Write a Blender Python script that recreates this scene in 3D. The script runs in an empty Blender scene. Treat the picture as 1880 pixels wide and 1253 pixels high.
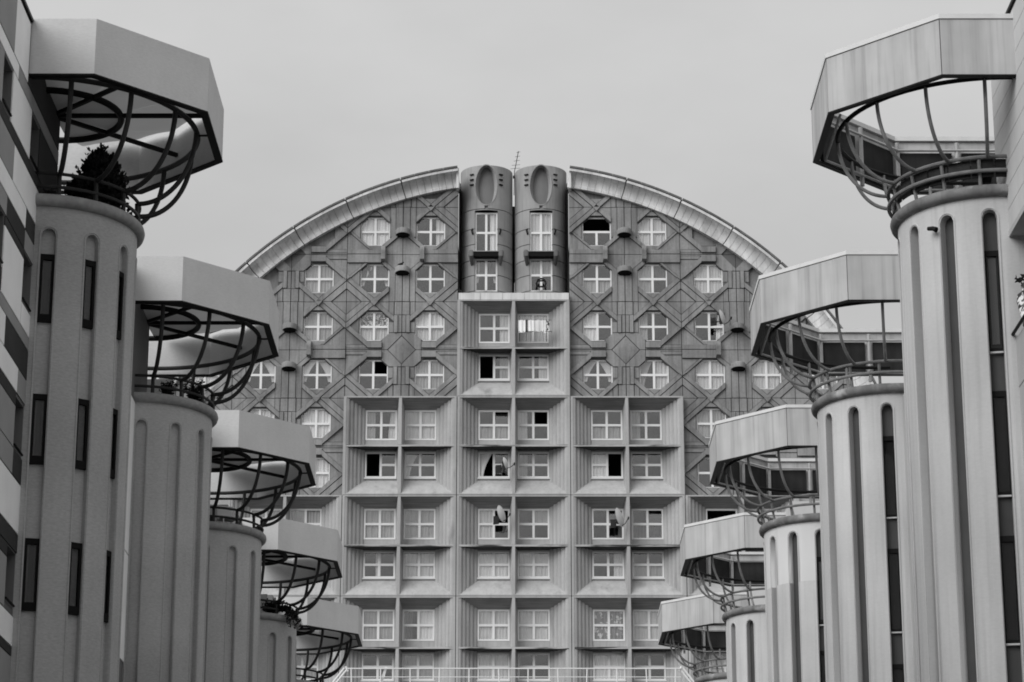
import bpy, math, random
from mathutils import Vector, Matrix
R = math.radians
random.seed(7)
sc = bpy.context.scene
col = sc.collection

# ------------------------------------------------------------------ camera
cam_d = bpy.data.cameras.new('camera'); cam = bpy.data.objects.new('camera', cam_d); col.objects.link(cam)
TILT = math.atan(1444/4800)
cam_d.sensor_width = 36; cam_d.lens = 4800/1880*36; cam_d.shift_x = -3/1880
cam_d.clip_start = 0.5; cam_d.clip_end = 2000
cam.location = (0, 0, 0); cam.rotation_euler = (math.pi/2 + TILT, 0, 0)
sc.camera = cam
sc.cycles.filter_width = 1.8

# ------------------------------------------------------------------ world: bright overcast sky
SUN_DIR = Vector((-0.60, -0.58, 0.58)).normalized()
w = bpy.data.worlds.new('World'); sc.world = w; w.use_nodes = True
nt = w.node_tree; nt.nodes.clear()
def N(t, **k):
    n = nt.nodes.new(t)
    for a, b in k.items(): setattr(n, a, b)
    return n
out = N('ShaderNodeOutputWorld'); bg = N('ShaderNodeBackground'); bg.inputs['Strength'].default_value = 0.1
sky = N('ShaderNodeTexSky', sky_type='NISHITA', sun_disc=False)
sky.sun_elevation = math.asin(SUN_DIR.z); sky.sun_rotation = math.atan2(SUN_DIR.x, SUN_DIR.y)
sky.dust_density = 4
bw = N('ShaderNodeRGBToBW'); nt.links.new(sky.outputs[0], bw.inputs[0])
tc = N('ShaderNodeTexCoord'); sep = N('ShaderNodeSeparateXYZ'); nt.links.new(tc.outputs['Generated'], sep.inputs[0])
mx = N('ShaderNodeMath', operation='MAXIMUM'); mx.inputs[1].default_value = 0.0; nt.links.new(sep.outputs['Z'], mx.inputs[0])
cie = N('ShaderNodeMath', operation='MULTIPLY_ADD'); cie.inputs[1].default_value = 2/3*6.35; cie.inputs[2].default_value = 1/3*6.35
nt.links.new(mx.outputs[0], cie.inputs[0])                 # CIE overcast sky: (1 + 2 sin e) / 3
mp = N('ShaderNodeMapping'); mp.inputs['Scale'].default_value = (7, 7, 15); nt.links.new(tc.outputs['Generated'], mp.inputs[0])
no = N('ShaderNodeTexNoise'); no.inputs['Scale'].default_value = 1.3; no.inputs['Detail'].default_value = 5; nt.links.new(mp.outputs[0], no.inputs['Vector'])
mr = N('ShaderNodeMapRange'); mr.inputs['From Min'].default_value = .3; mr.inputs['From Max'].default_value = .7
mr.inputs['To Min'].default_value = .94; mr.inputs['To Max'].default_value = 1.05; nt.links.new(no.outputs['Fac'], mr.inputs['Value'])
ml = N('ShaderNodeMath', operation='MULTIPLY'); nt.links.new(cie.outputs[0], ml.inputs[0]); nt.links.new(mr.outputs[0], ml.inputs[1])
mix = N('ShaderNodeMix'); mix.inputs['Factor'].default_value = 0.9
nt.links.new(bw.outputs[0], mix.inputs['A']); nt.links.new(ml.outputs[0], mix.inputs['B'])
nt.links.new(mix.outputs['Result'], bg.inputs['Color']); nt.links.new(bg.outputs[0], out.inputs['Surface'])

sd = bpy.data.lights.new('sun', 'SUN'); sd.energy = 1.5; sd.angle = R(48); sd.color = (1, 1, 1)
so = bpy.data.objects.new('sun', sd); col.objects.link(so)
so.rotation_euler = SUN_DIR.to_track_quat('Z', 'Y').to_euler()
vs = sc.view_settings
vs.view_transform = 'Standard'; vs.look = 'None'; vs.exposure = 0.75; vs.gamma = 1; vs.use_curve_mapping = False

# ------------------------------------------------------------------ materials (a black and white photograph: all greys)
MAT = {}
def mat(name, v, rough=.85, spec=.12, metal=0, noise=None, streak=None, fine=None, bump=0, grime=None):
    """noise=(scale, amount); streak=(amount) vertical runs; fine=(scale vec, amount); grime=(scale,lo,hi,value)"""
    m = bpy.data.materials.new(name); m.use_nodes = True; t = m.node_tree; b = t.nodes['Principled BSDF']
    b.inputs['Roughness'].default_value = rough; b.inputs['Metallic'].default_value = metal
    b.inputs['Specular IOR Level'].default_value = spec
    geo = t.nodes.new('ShaderNodeNewGeometry'); P = geo.outputs['Position']
    val = t.nodes.new('ShaderNodeValue'); val.outputs[0].default_value = v; cur = val.outputs[0]
    def tex(scale, vec, detail=4):
        mpp = t.nodes.new('ShaderNodeMapping'); mpp.inputs['Scale'].default_value = vec; t.links.new(P, mpp.inputs[0])
        n = t.nodes.new('ShaderNodeTexNoise'); n.inputs['Scale'].default_value = scale; n.inputs['Detail'].default_value = detail
        t.links.new(mpp.outputs[0], n.inputs['Vector']); return n.outputs['Fac']
    def rng(o, a, b_, c, d):
        r = t.nodes.new('ShaderNodeMapRange'); t.links.new(o, r.inputs['Value'])
        for k, q in zip(('From Min', 'From Max', 'To Min', 'To Max'), (a, b_, c, d)): r.inputs[k].default_value = q
        return r.outputs[0]
    def mul(a, b_):
        q = t.nodes.new('ShaderNodeMath'); q.operation = 'MULTIPLY'; t.links.new(a, q.inputs[0]); t.links.new(b_, q.inputs[1]); return q.outputs[0]
    if noise: cur = mul(cur, rng(tex(noise[0], (1, 1, 1), 6), .3, .7, 1-noise[1], 1+noise[1]))
    if streak:
        cur = mul(cur, rng(tex(1, (2.6, 2.6, .22), 5), .32, .68, 1-streak*.7, 1+streak*.4))
        cur = mul(cur, rng(tex(1, (9, 9, .35), 3), .52, .72, 1, 1-streak*.9)) if streak > .1 else cur
    if fine: cur = mul(cur, rng(tex(1, fine[0], 3), .3, .7, 1-fine[1], 1+fine[1]))
    if grime:
        f = rng(tex(grime[0][0], grime[0][1], 6), grime[1], grime[2], 0, 1)
        mm = t.nodes.new('ShaderNodeMix'); t.links.new(f, mm.inputs['Factor']); t.links.new(cur, mm.inputs['A']); mm.inputs['B'].default_value = grime[3]; cur = mm.outputs['Result']
    t.links.new(cur, b.inputs['Base Color'])
    if bump:
        bp = t.nodes.new('ShaderNodeBump'); bp.inputs['Strength'].default_value = bump; bp.inputs['Distance'].default_value = .02
        t.links.new(tex(18, (1, 1, 2.5), 5), bp.inputs['Height']); t.links.new(bp.outputs[0], b.inputs['Normal'])
    MAT[name] = m; return m
mat('left_plaster', 0.41, noise=(.55, .10), fine=((14, 14, 40), .10), streak=.06, bump=.25)
mat('left_fascia', 0.54, noise=(.9, .06), fine=((14, 14, 45), .05), streak=.05, bump=.15)
mat('left_rim', 0.3, noise=(2, .12), fine=((8, 8, 8), .12))
mat('left_pipe', 0.035, rough=.5, noise=(4, .2))
mat('left_soffit_metal', 0.008, rough=.6)
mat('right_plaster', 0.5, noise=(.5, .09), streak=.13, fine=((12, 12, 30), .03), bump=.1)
mat('right_repaint', 0.58, noise=(.6, .05), streak=.05)
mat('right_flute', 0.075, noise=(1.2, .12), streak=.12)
mat('right_fascia', 0.43, rough=.65, noise=(1.3, .08), streak=.26)
mat('right_coping', 0.6, rough=.5, noise=(3, .06))
mat('right_rim', .20, noise=(3, .3), streak=.25, grime=((2.2, (1, 1, 1)), .58, .70, .42))
mat('right_pipe', 0.2, rough=.45, noise=(5, .25))
mat('right_post', .36, rough=.6, noise=(5, .15))
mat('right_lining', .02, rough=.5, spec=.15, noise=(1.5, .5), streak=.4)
mat('dark_metal', 0.008, rough=.5)
mat('joint_black', 0.01)  # also the painted shade under the hoods and in the column recess
mat('ornament_concrete', .255, noise=(.45, .22), streak=.28, fine=((9, 9, 9), .08), bump=.2, grime=((1, (.9, .9, .22)), .58, .78, .13))
mat('ornament_base', 0.12, noise=(.6, .25))
mat('rib_concrete', .26, noise=(.5, .22), streak=.26, fine=((9, 9, 9), .08), bump=.2, grime=((1, (1, 1, .25)), .58, .78, .13))
mat('coffer_concrete', .40, noise=(.5, .10), streak=.14, fine=((7, 7, 9), .04), bump=.15, grime=((1, (1.1, 1.1, .35)), .62, .80, .20))
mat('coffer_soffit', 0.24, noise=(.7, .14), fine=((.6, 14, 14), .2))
mat('slab_soffit_shade', 0.05, noise=(.8, .2))
mat('coffer_ledge', 0.42, noise=(.8, .1), grime=((1, (.5, 2, 7)), .47, .60, .05))
mat('cornice_concrete', .70, noise=(.6, .12), streak=.22, grime=((1, (1.2, 1.2, .5)), .58, .8, .36))
mat('cornice_edge', .14, noise=(1.5, .3))
mat('niche_plaster', 0.19, noise=(.8, .1), streak=.1)  # back of the niche, darker than the column face
mat('column_concrete', .31, noise=(.6, .14), streak=.2, grime=((1, (1.2, 1.2, .3)), .58, .78, .16))
mat('frame_white', 0.76, rough=.45, spec=.4)
mat('sill_white', 0.66, rough=.6)
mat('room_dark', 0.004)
mat('room_mid', .05)
mat('cloth_white', 0.82, noise=(2, .06)); mat('cloth_light', 0.66, noise=(2, .08)); mat('cloth_mid', 0.4, noise=(2, .12)); mat('cloth_dark', .10, noise=(3, .3))
mat('cloth_flowers', .22, grime=((4.2, (1, 1, 1)), .54, .60, .72))
mat('cloth_checks', .05, grime=((9, (1, 1, 1)), .5, .54, .75))
mat('tile_light', 0.86, noise=(1.5, .05)); mat('tile_mid', 0.3, noise=(1.5, .06)); mat('tile_dark', 0.045, noise=(1.5, .12))
mat('tile_right', .50, noise=(.8, .06), streak=.06)
mat('wall_left', .15, noise=(.6, .1)); mat('wall_right', 0.4, noise=(.5, .08), streak=.1)
mat('foliage_dark', .018, rough=.7, noise=(6, .5)); mat('foliage', .05, rough=.7, noise=(6, .4)); mat('bark', .05)
mat('ground_paving', 0.07, noise=(.3, .2)); mat('asphalt', 0.04, noise=(.5, .2))
mat('rail_white', .72, rough=.5)
mat('roof_felt', .09)
mat('dish_white', .62, rough=.5); mat('black_plastic', .012, rough=.5)
def glass(name, refl, tint):
    m = bpy.data.materials.new(name); m.use_nodes = True; t = m.node_tree; t.nodes.clear()
    o = t.nodes.new('ShaderNodeOutputMaterial'); tr = t.nodes.new('ShaderNodeBsdfTransparent'); tr.inputs[0].default_value = (tint,)*3+(1,)
    g = t.nodes.new('ShaderNodeBsdfGlossy'); g.inputs['Roughness'].default_value = .04; g.inputs[0].default_value = (1, 1, 1, 1)
    mxs = t.nodes.new('ShaderNodeMixShader'); mxs.inputs[0].default_value = refl
    ge = t.nodes.new('ShaderNodeNewGeometry'); mpp = t.nodes.new('ShaderNodeMapping'); mpp.inputs['Scale'].default_value = (.8, .8, 1.1)
    nn = t.nodes.new('ShaderNodeTexNoise'); nn.inputs['Scale'].default_value = 1.1
    t.links.new(ge.outputs['Position'], mpp.inputs[0]); t.links.new(mpp.outputs[0], nn.inputs['Vector'])
    bp = t.nodes.new('ShaderNodeBump'); bp.inputs['Strength'].default_value = .25; bp.inputs['Distance'].default_value = .05
    t.links.new(nn.outputs['Fac'], bp.inputs['Height']); t.links.new(bp.outputs[0], g.inputs['Normal'])
    t.links.new(tr.outputs[0], mxs.inputs[1]); t.links.new(g.outputs[0], mxs.inputs[2]); t.links.new(mxs.outputs[0], o.inputs[0])
    MAT[name] = m
def membrane(name, v, tr):
    m = bpy.data.materials.new(name); m.use_nodes = True; t = m.node_tree; t.nodes.clear()
    o = t.nodes.new('ShaderNodeOutputMaterial'); a = t.nodes.new('ShaderNodeBsdfDiffuse'); a.inputs[0].default_value = (v,)*3+(1,)
    b = t.nodes.new('ShaderNodeBsdfTranslucent'); b.inputs[0].default_value = (v,)*3+(1,); mxs = t.nodes.new('ShaderNodeMixShader'); mxs.inputs[0].default_value = tr
    t.links.new(a.outputs[0], mxs.inputs[1]); t.links.new(b.outputs[0], mxs.inputs[2]); t.links.new(mxs.outputs[0], o.inputs[0]); MAT[name] = m
membrane('roof_membrane', .55, .15); membrane('roof_membrane_dark', .55, .05)
glass('window_glass', .115, .94)
glass('slit_glass', .012, .7)

# ------------------------------------------------------------------ mesh helpers
class MB:
    def __init__(s): s.v = []; s.f = []; s.sm = []
    def face(s, pts, smooth=False):
        i = len(s.v); s.v += [tuple(p) for p in pts]; s.f.append(tuple(range(i, i+len(pts)))); s.sm.append(smooth)
    def box(s, x0, x1, y0, y1, z0, z1):
        v = [(x0,y0,z0),(x1,y0,z0),(x1,y1,z0),(x0,y1,z0),(x0,y0,z1),(x1,y0,z1),(x1,y1,z1),(x0,y1,z1)]
        i = len(s.v); s.v += v
        for f in ((0,3,2,1),(4,5,6,7),(0,1,5,4),(1,2,6,5),(2,3,7,6),(3,0,4,7)): s.f.append(tuple(i+k for k in f)); s.sm.append(False)
    def prism(s, poly, y0, y1, back=False):
        """polygon in (x,z); front face at y0 towards the camera, sides to y1"""
        if len(poly) < 3: return
        a = sum(poly[i][0]*poly[(i+1) % len(poly)][1]-poly[(i+1) % len(poly)][0]*poly[i][1] for i in range(len(poly)))
        if abs(a) < 1e-4: return
        if a < 0: poly = poly[::-1]
        s.face([(x, y0, z) for x, z in poly])
        for i in range(len(poly)):
            p, q = poly[i], poly[(i+1) % len(poly)]
            s.face([(p[0], y0, p[1]), (p[0], y1, p[1]), (q[0], y1, q[1]), (q[0], y0, q[1])])
        if back: s.face([(x, y1, z) for x, z in poly[::-1]])
    def tube(s, pts, r, n=8, close=False):
        pts = [Vector(p) for p in pts]; m = len(pts); i0 = len(s.v); prev = None
        for k, p in enumerate(pts):
            if close: d = pts[(k+1) % m]-pts[k-1]
            else: d = pts[min(k+1, m-1)]-pts[max(k-1, 0)]
            d.normalize()
            ref = Vector((0, 0, 1)) if abs(d.z) < .95 else Vector((1, 0, 0))
            if prev is not None:
                u = prev-d*prev.dot(d); u.normalize()
            else: u = d.cross(ref).normalized()
            prev = u; vv = d.cross(u)
            rr = r[k] if isinstance(r, (list, tuple)) else r
            for j in range(n):
                a = 2*math.pi*j/n; s.v.append(tuple(p+u*math.cos(a)*rr+vv*math.sin(a)*rr))
        for k in range(m if close else m-1):
            for j in range(n):
                a = i0+k*n+j; b = i0+k*n+(j+1) % n; k2 = (k+1) % m
                s.f.append((a, b, i0+k2*n+(j+1) % n, i0+k2*n+j)); s.sm.append(True)
        if not close:
            s.f.append(tuple(i0+j for j in range(n))[::-1]); s.sm.append(False)
            s.f.append(tuple(i0+(m-1)*n+j for j in range(n))); s.sm.append(False)
    def mesh(s, name, m):
        me = bpy.data.meshes.new(name); me.from_pydata(s.v, [], s.f)
        me.polygons.foreach_set('use_smooth', s.sm)
        me.materials.append(MAT[m]); me.update()
        import bmesh
        bm = bmesh.new(); bm.from_mesh(me); bmesh.ops.remove_doubles(bm, verts=bm.verts, dist=1e-5); bmesh.ops.recalc_face_normals(bm, faces=bm.faces) if False else None
        bm.to_mesh(me); bm.free()
        me.set_sharp_from_angle(angle=R(42))
        return me
def link(name, me, parent=None, loc=(0, 0, 0), rz=0, scale=(1, 1, 1), rot=None):
    o = bpy.data.objects.new(name, me); col.objects.link(o); o.location = loc
    o.rotation_euler = rot if rot else (0, 0, rz); o.scale = scale
    if parent is not None: o.parent = parent
    return o
def obj(name, mb, m, parent=None, **k): return link(name, mb.mesh(name, m), parent, **k)
def thing(name, label, cat, loc=(0, 0, 0), rz=0, group=None):
    o = link(name, None, None, loc, rz); return tag(o, label, cat, group)
def tag(o, label, cat, group=None):
    o['label'] = label; o['category'] = cat
    if group: o['group'] = group
    return o
def clip(poly, a, b, c):
    """keep a*x+b*z >= c"""
    o = []
    for i in range(len(poly)):
        p, q = poly[i], poly[(i+1) % len(poly)]; dp = a*p[0]+b*p[1]-c; dq = a*q[0]+b*q[1]-c
        if dp >= 0: o.append(p)
        if (dp >= 0) != (dq >= 0):
            t = dp/(dp-dq); o.append((p[0]+(q[0]-p[0])*t, p[1]+(q[1]-p[1])*t))
    return o
def rect(x0, x1, z0, z1): return [(x0, z0), (x1, z0), (x1, z1), (x0, z1)]

GZ = -1.6
# ------------------------------------------------------------------ ground
g = MB(); g.box(-500, 500, -300, 900, GZ-1, GZ); o = obj('ground', g, 'ground_paving'); o['kind'] = 'structure'
g = MB(); g.box(-3.2, 3.2, -60, 116, GZ-.05, GZ+.004); o = obj('street', g, 'asphalt'); o['kind'] = 'structure'

# ------------------------------------------------------------------ disc building
D = 131.5; F = 2.638; M = 5.88; U = M/2; ZT = 46.98          # ZT: first storey joint under the crown
CZ = 28.66; R_OUT = 20.62; R_IN = 19.58
disc = thing('disc_building', 'huge round grey apartment block closing the street, octagon windows above stacked coffered panels', 'building', (0, D, GZ))
def dz(z): return z-GZ
def circ_clip(poly, r):
    """clip a polygon given in absolute (x,z) by the disc outline"""
    for k in range(72):
        a = 2*math.pi*k/72; ca, sa = math.cos(a), math.sin(a)
        poly = clip(poly, -ca, -sa, -(r*math.cos(math.pi/72)+CZ*sa))
        if len(poly) < 3: return []
    return poly
def inside(poly, r): return all(math.hypot(x, z-CZ) <= r for x, z in poly)
def outside(poly, r): return len(circ_clip(poly, r)) < 3

# --- the plates of one ornamental quadrant, u outwards from the pair's axis, v up from its middle joint
SU, SV = U/3.0, F/2.687
cu, cv = 1.5, 1.343
nrm = (.667, .745)
W_, H_, CU, CV = .79, .83, .43, .385
def band(su, sv, d0, d1, u0=.015, u1=2.985, v0=.015, v1=2.672):
    p = rect(u0, u1, v0, v1); a, b = su*nrm[0], sv*nrm[1]; c = a*cu+b*cv
    p = clip(p, a, b, c+d0)
    if d1 is not None: p = clip(p, -a, -b, -(c+d1))
    return p
def quad_plates(kind, low):
    L = []       # (name, polys, height, material)
    L.append(('diagonal_rib', [band(1, 1, .885, 1.10)], .12))
    L.append(('lattice_rib', [band(1, 1, 1.14, 1.44)], .10))
    L.append(('corner_plate', [band(1, 1, 1.48, None)], .05))
    facing = []
    if kind == 'D':
        L.append(('diagonal_rib', [band(-1, 1, .885, 1.10, u0=.72)], .14))
        facing.append(('inner_field', band(-1, 1, 1.13, None, u0=.72)))
        v0 = 1.30 if not low else 1.22
        L.append(('pilaster_strip', [rect(.02, .37, v0, 2.67)], .10))
        L.append(('pilaster_edge', [rect(.40, .69, v0-.3, 2.67)], .06))
        vb = .25 if not low else .47
        L.append(('storey_band', [rect(1.17, 2.985, .02, vb)], .13))
        facing.append(('lower_field', band(1, -1, 1.02, None, v0=vb+.035)))
        L.append(('diagonal_rib', [band(1, -1, .885, .99, v0=vb+.035)], .08))
        facing.append(('sill_field', clip(rect(1.12, 2.0, vb+.035, .50), -nrm[0], nrm[1], -nrm[0]*cu+nrm[1]*cv-.87)))
        e = band(-1, -1, .885, 1.08, u0=.30, u1=1.12)
        L.append(('diagonal_rib', [e], .12 if not low else .04))
        facing.append(('centre_field', band(-1, -1, 1.11, None, u1=1.02)))
    else:
        L.append(('diagonal_rib', [band(-1, 1, .885, 1.10, u0=.44)], .12))
        L.append(('pilaster_rib', [rect(.23, .42, .96, 1.92)], .13))
        facing.append(('jamb_field', rect(.45, .69, .98, 1.55)))
        facing.append(('inner_field', band(-1, 1, 1.13, None, u0=.72)))
        L.append(('pilaster_edge', [clip(rect(.45, .69, 1.95, 2.67), -nrm[0], nrm[1], -nrm[0]*cu+nrm[1]*cv+1.13)], .06))
        L.append(('pilaster_foot', [rect(.02, .20, .98, 1.93)], .07)); L.append(('pilaster_strip', [rect(.02, .40, 1.96, 2.67)], .08))
        L.append(('sill_rib', [rect(1.07, 1.86, .10, .42)], .17))
        L.append(('diagonal_rib', [band(1, -1, .885, 1.12, u0=1.86, v0=.10)], .16))
        L.append(('storey_fillet', [rect(1.07, 2.985, .02, .075)], .07)); L.append(('storey_band', [clip(rect(1.9, 2.985, .10, .27), nrm[0], -nrm[1], nrm[0]*cu-nrm[1]*cv+1.15)], .07))
        facing.append(('lower_field', band(1, -1, 1.15, None, v0=.30)))
        fr = clip(band(-1, -1, .87, None, u1=1.04, v1=.93), 1/.75, 1/.79, 1.04)
        L.append(('boss_frame', [fr], .06))
    # small fields left and right of, above the window
    s1 = rect(2.32, 2.985, .4, 2.3)
    for su, sv in ((1, 1), (1, -1)):
        a, b = su*nrm[0], sv*nrm[1]; s1 = clip(s1, -a, -b, -(a*cu+b*cv+.855))
    t1 = rect(.5, 2.5, 2.21, 2.672)
    for su, sv in ((1, 1), (-1, 1)):
        a, b = su*nrm[0], sv*nrm[1]; t1 = clip(t1, -a, -b, -(a*cu+b*cv+.855))
    facing.append(('side_field', s1))
    L.append(('window_hood', [t1], .09))
    if not low:
        L.append(('joint_wedge', [[(1.30, 2.672), (1.70, 2.672), (1.5, 2.44)]], .22))
    L.append(('joint_wedge', [[(2.985, 1.46), (2.985, 1.18), (2.80, 1.32)]], .20))
    for n_, q in facing: L.append((n_, [q], .03))
    return [(n, [q for q in p if len(q) > 2], h) for n, p, h in L]
def base_polys():
    o = [(cu-W_, cv-H_+CV), (cu-W_+CU, cv-H_), (cu+W_-CU, cv-H_), (cu+W_, cv-H_+CV), (cu+W_, cv+H_-CV), (cu+W_-CU, cv+H_), (cu-W_+CU, cv+H_), (cu-W_, cv+H_-CV)]
    e = .012
    B = [(e, o[0][1]), (o[1][0], e), (o[2][0], e), (3-e, o[3][1]), (3-e, o[4][1]), (o[5][0], 2.687-e), (o[6][0], 2.687-e), (e, o[7][1])]
    C = {0: (e, e), 2: (3-e, e), 4: (3-e, 2.687-e), 6: (e, 2.687-e)}
    ps = []
    for i in range(8):
        j = (i+1) % 8; p = [o[i], o[j], B[j]]
        if i in C: p.append(C[i])
        p.append(B[i]); ps.append(p)
    return ps, o
BASE, OCT = base_polys()
qcache = {}
def build_mesh(name, polys, h, m, tf=None, base=False):
    mb = MB()
    for p in polys: mb.prism(p, -h, .32 if base else .01, back=base)
    return mb.mesh(name, m)
def quadrant(kind, cx, cz, sx, sz):
    low = sz < 0
    tf = lambda p: [(cx+sx*u*SU, cz+sz*v*SV) for u, v in p]
    full = tf(rect(0, 3, 0, 2.687)); rc = R_IN+.22
    if outside(full, rc): return
    whole = inside(full, rc)
    key = (kind, low)
    if key not in qcache:
        loc_ = lambda p: [(u*SU, v*SV) for u, v in p]
        qcache[key] = (build_mesh('wall_panel', [loc_(p) for p in BASE], 0, 'ornament_base', base=True),
                       [(n, build_mesh(n, [loc_(p) for p in ps], h, 'rib_concrete' if 'rib' in n or 'wedge' in n or 'band' in n else 'ornament_concrete')) for n, ps, h in quad_plates(kind, low)])
    xk = round((cx+sx*cu*SU)/SU*2)/2; rk = round((ZT-F/2-(cz+sz*cv*SV))/F); blank = (xk, rk) not in OCTW
    if whole:
        bm_, pl = qcache[key]
        wp = link('wall_panel', bm_, disc, (cx, 0, dz(cz)), scale=(sx, 1, sz))
        for n, me in pl: link(n, me, wp)
        if blank: link('blank_field', build_mesh('blank_field', [[(u*SU, v*SV) for u, v in OCT]], -.12, 'ornament_concrete', base=True), wp)
    else:
        loc_ = lambda p: [(sx*(x-cx), sz*(z-cz)) for x, z in p]
        bs = [loc_(c) for c in (circ_clip(tf(p), rc) for p in BASE) if len(c) > 2]
        if not bs: return
        wp = link('wall_panel', build_mesh('wall_panel', bs, 0, 'ornament_base', base=True), disc, (cx, 0, dz(cz)), scale=(sx, 1, sz))
        bl = circ_clip(tf(OCT), rc) if blank else []
        if len(bl) > 2: link('blank_field', build_mesh('blank_field', [loc_(bl)], -.12, 'ornament_concrete', base=True), wp)
        for n, ps, h in quad_plates(kind, low):
            cs = [loc_(c) for c in (circ_clip(tf(p), rc-.1) for p in ps) if len(c) > 2]
            if cs: link(n, build_mesh(n, cs, h, 'rib_concrete' if 'rib' in n or 'wedge' in n or 'band' in n else 'ornament_concrete'), wp)
OCTW = {(-7.5,0): 'full:w leftw:w', (-4.5,0): 'right:l', (-10.5,1): 'full:m', (-7.5,1): 'top:d sides:l', (-4.5,1): '', (-10.5,2): 'full:m',
        (-7.5,2): 'top:c full:l', (-4.5,2): 'top:w full:l', (-16.5,3): 'full:w', (-13.5,3): 'sides:l', (-10.5,3): 'sides:l', (-7.5,3): 'openUR', (-4.5,3): 'full:m',
        (-10.5,4): 'full:w', (-13.5,4): 'full:w', (-16.5,4): 'full:l', (-10.5,5): 'full:w', (-13.5,5): 'full:l', (-16.5,5): 'full:l', (-13.5,2): 'full:l',
        (4.5,0): 'openU', (7.5,0): 'full:l', (4.5,1): 'bottom:m', (7.5,1): 'leftw:m ur:d', (10.5,1): 'full:l', (4.5,2): 'leftw:w', (7.5,2): 'left:m',
        (10.5,2): 'draper:w', (13.5,2): 'full:w', (4.5,3): 'sides:l', (7.5,3): 'rightw:l drape:m', (10.5,3): 'full:l', (13.5,3): 'full:l', (16.5,3): 'full:m',
        (10.5,4): 'full:m', (13.5,4): 'drape:m', (16.5,4): 'full:m', (10.5,5): '', (13.5,5): 'full:m', (16.5,5): 'full:m'}
cells = []
for col_, row_ in [(1,-1),(1,0),(1,1),(2,-1),(2,0),(2,1),(2,2),(3,0),(3,1),(3,2)]:
    for s in (-1, 1): cells.append((s*col_*M, ZT-F-row_*2*F, 'D' if (col_+row_) % 2 == 1 else 'P'))
# hood (half round drum), scroll bracket, pyramid boss
def hood_mesh():
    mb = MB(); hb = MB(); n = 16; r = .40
    for k in range(n):
        a, b = math.pi+math.pi*k/n, math.pi+math.pi*(k+1)/n
        pa, pb = (r*math.cos(a), .62*math.sin(a)), (r*math.cos(b), .62*math.sin(b))
        for (z0, z1, s) in ((-.05, .21, 1.0),):
            mb.face([(pa[0], pa[1], z0), (pb[0], pb[1], z0), (pb[0], pb[1], z1), (pa[0], pa[1], z1)], True)
        mb.face([(0, 0, .28), (pa[0]*.96, pa[1]*.96, .24), (pb[0]*.96, pb[1]*.96, .24)])
        mb.face([(pa[0]*.96, pa[1]*.96, .24), (pa[0], pa[1], .21), (pb[0], pb[1], .21), (pb[0]*.96, pb[1]*.96, .24)])
        mb.face([(pa[0], pa[1], -.05), (pa[0]*.93, pa[1]*.93, -.05), (pb[0]*.93, pb[1]*.93, -.05), (pb[0], pb[1], -.05)])
        hb.face([(pa[0]*.93, pa[1]*.93, -.05), (pa[0]*.6, pa[1]*.5, -.15), (pb[0]*.6, pb[1]*.5, -.15), (pb[0]*.93, pb[1]*.93, -.05)])  # black underside: the shade below the hood put into its colour
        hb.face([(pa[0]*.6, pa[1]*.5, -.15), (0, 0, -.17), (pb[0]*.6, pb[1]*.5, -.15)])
    return mb.mesh('drum_hood', 'ornament_concrete'), hb.mesh('hood_shade', 'joint_black')
def bracket_mesh():
    prof = [(0, .43), (-.16, .43), (-.30, .36), (-.38, .24), (-.40, .08), (-.36, -.02), (-.36, -.36), (-.30, -.40), (0, -.40)]
    mb = MB(); x0, x1 = -.115, .115
    for i in range(len(prof)-1):
        p, q = prof[i], prof[i+1]; mb.face([(x1, p[0], p[1]), (x0, p[0], p[1]), (x0, q[0], q[1]), (x1, q[0], q[1])][::-1])
    mb.face([(x1, y, z) for y, z in prof][::-1]); mb.face([(x0, y, z) for y, z in prof])
    return mb.mesh('scroll_bracket', 'rib_concrete')
def pyramid_mesh():
    mb = MB(); a = .72*SU; b = .76*SV; ap = (0, -.20, 0); c = [(a, -.04, 0), (0, -.04, b), (-a, -.04, 0), (0, -.04, -b)]
    for i in range(4): mb.face([ap, c[i], c[(i+1) % 4]])
    for i in range(4):
        p, q = c[i], c[(i+1) % 4]; mb.face([(p[0], .01, p[2]), (q[0], .01, q[2]), q, p])
    return mb.mesh('pyramid_boss', 'ornament_concrete')
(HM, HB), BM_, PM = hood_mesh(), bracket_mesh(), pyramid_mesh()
for cx, cz, kind in cells:
    for sx in (-1, 1):
        for sz in (1, -1): quadrant(kind, cx, cz, sx, sz)
    rr = R_IN-.25
    if kind == 'D':
        for z in (1.10, -1.02):
            if math.hypot(cx, cz+z-CZ) < rr: link('hood_shade', HB, link('drum_hood', HM, disc, (cx, -.02, dz(cz+z))))
        for s in (-1, 1):
            if math.hypot(cx+s*1.04, cz+.4-CZ) < rr: link('scroll_bracket', BM_, disc, (cx+s*1.03, 0, dz(cz+.02)))
    elif math.hypot(cx, cz+.7-CZ) < rr: link('pyramid_boss', PM, disc, (cx, 0, dz(cz)))

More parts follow.
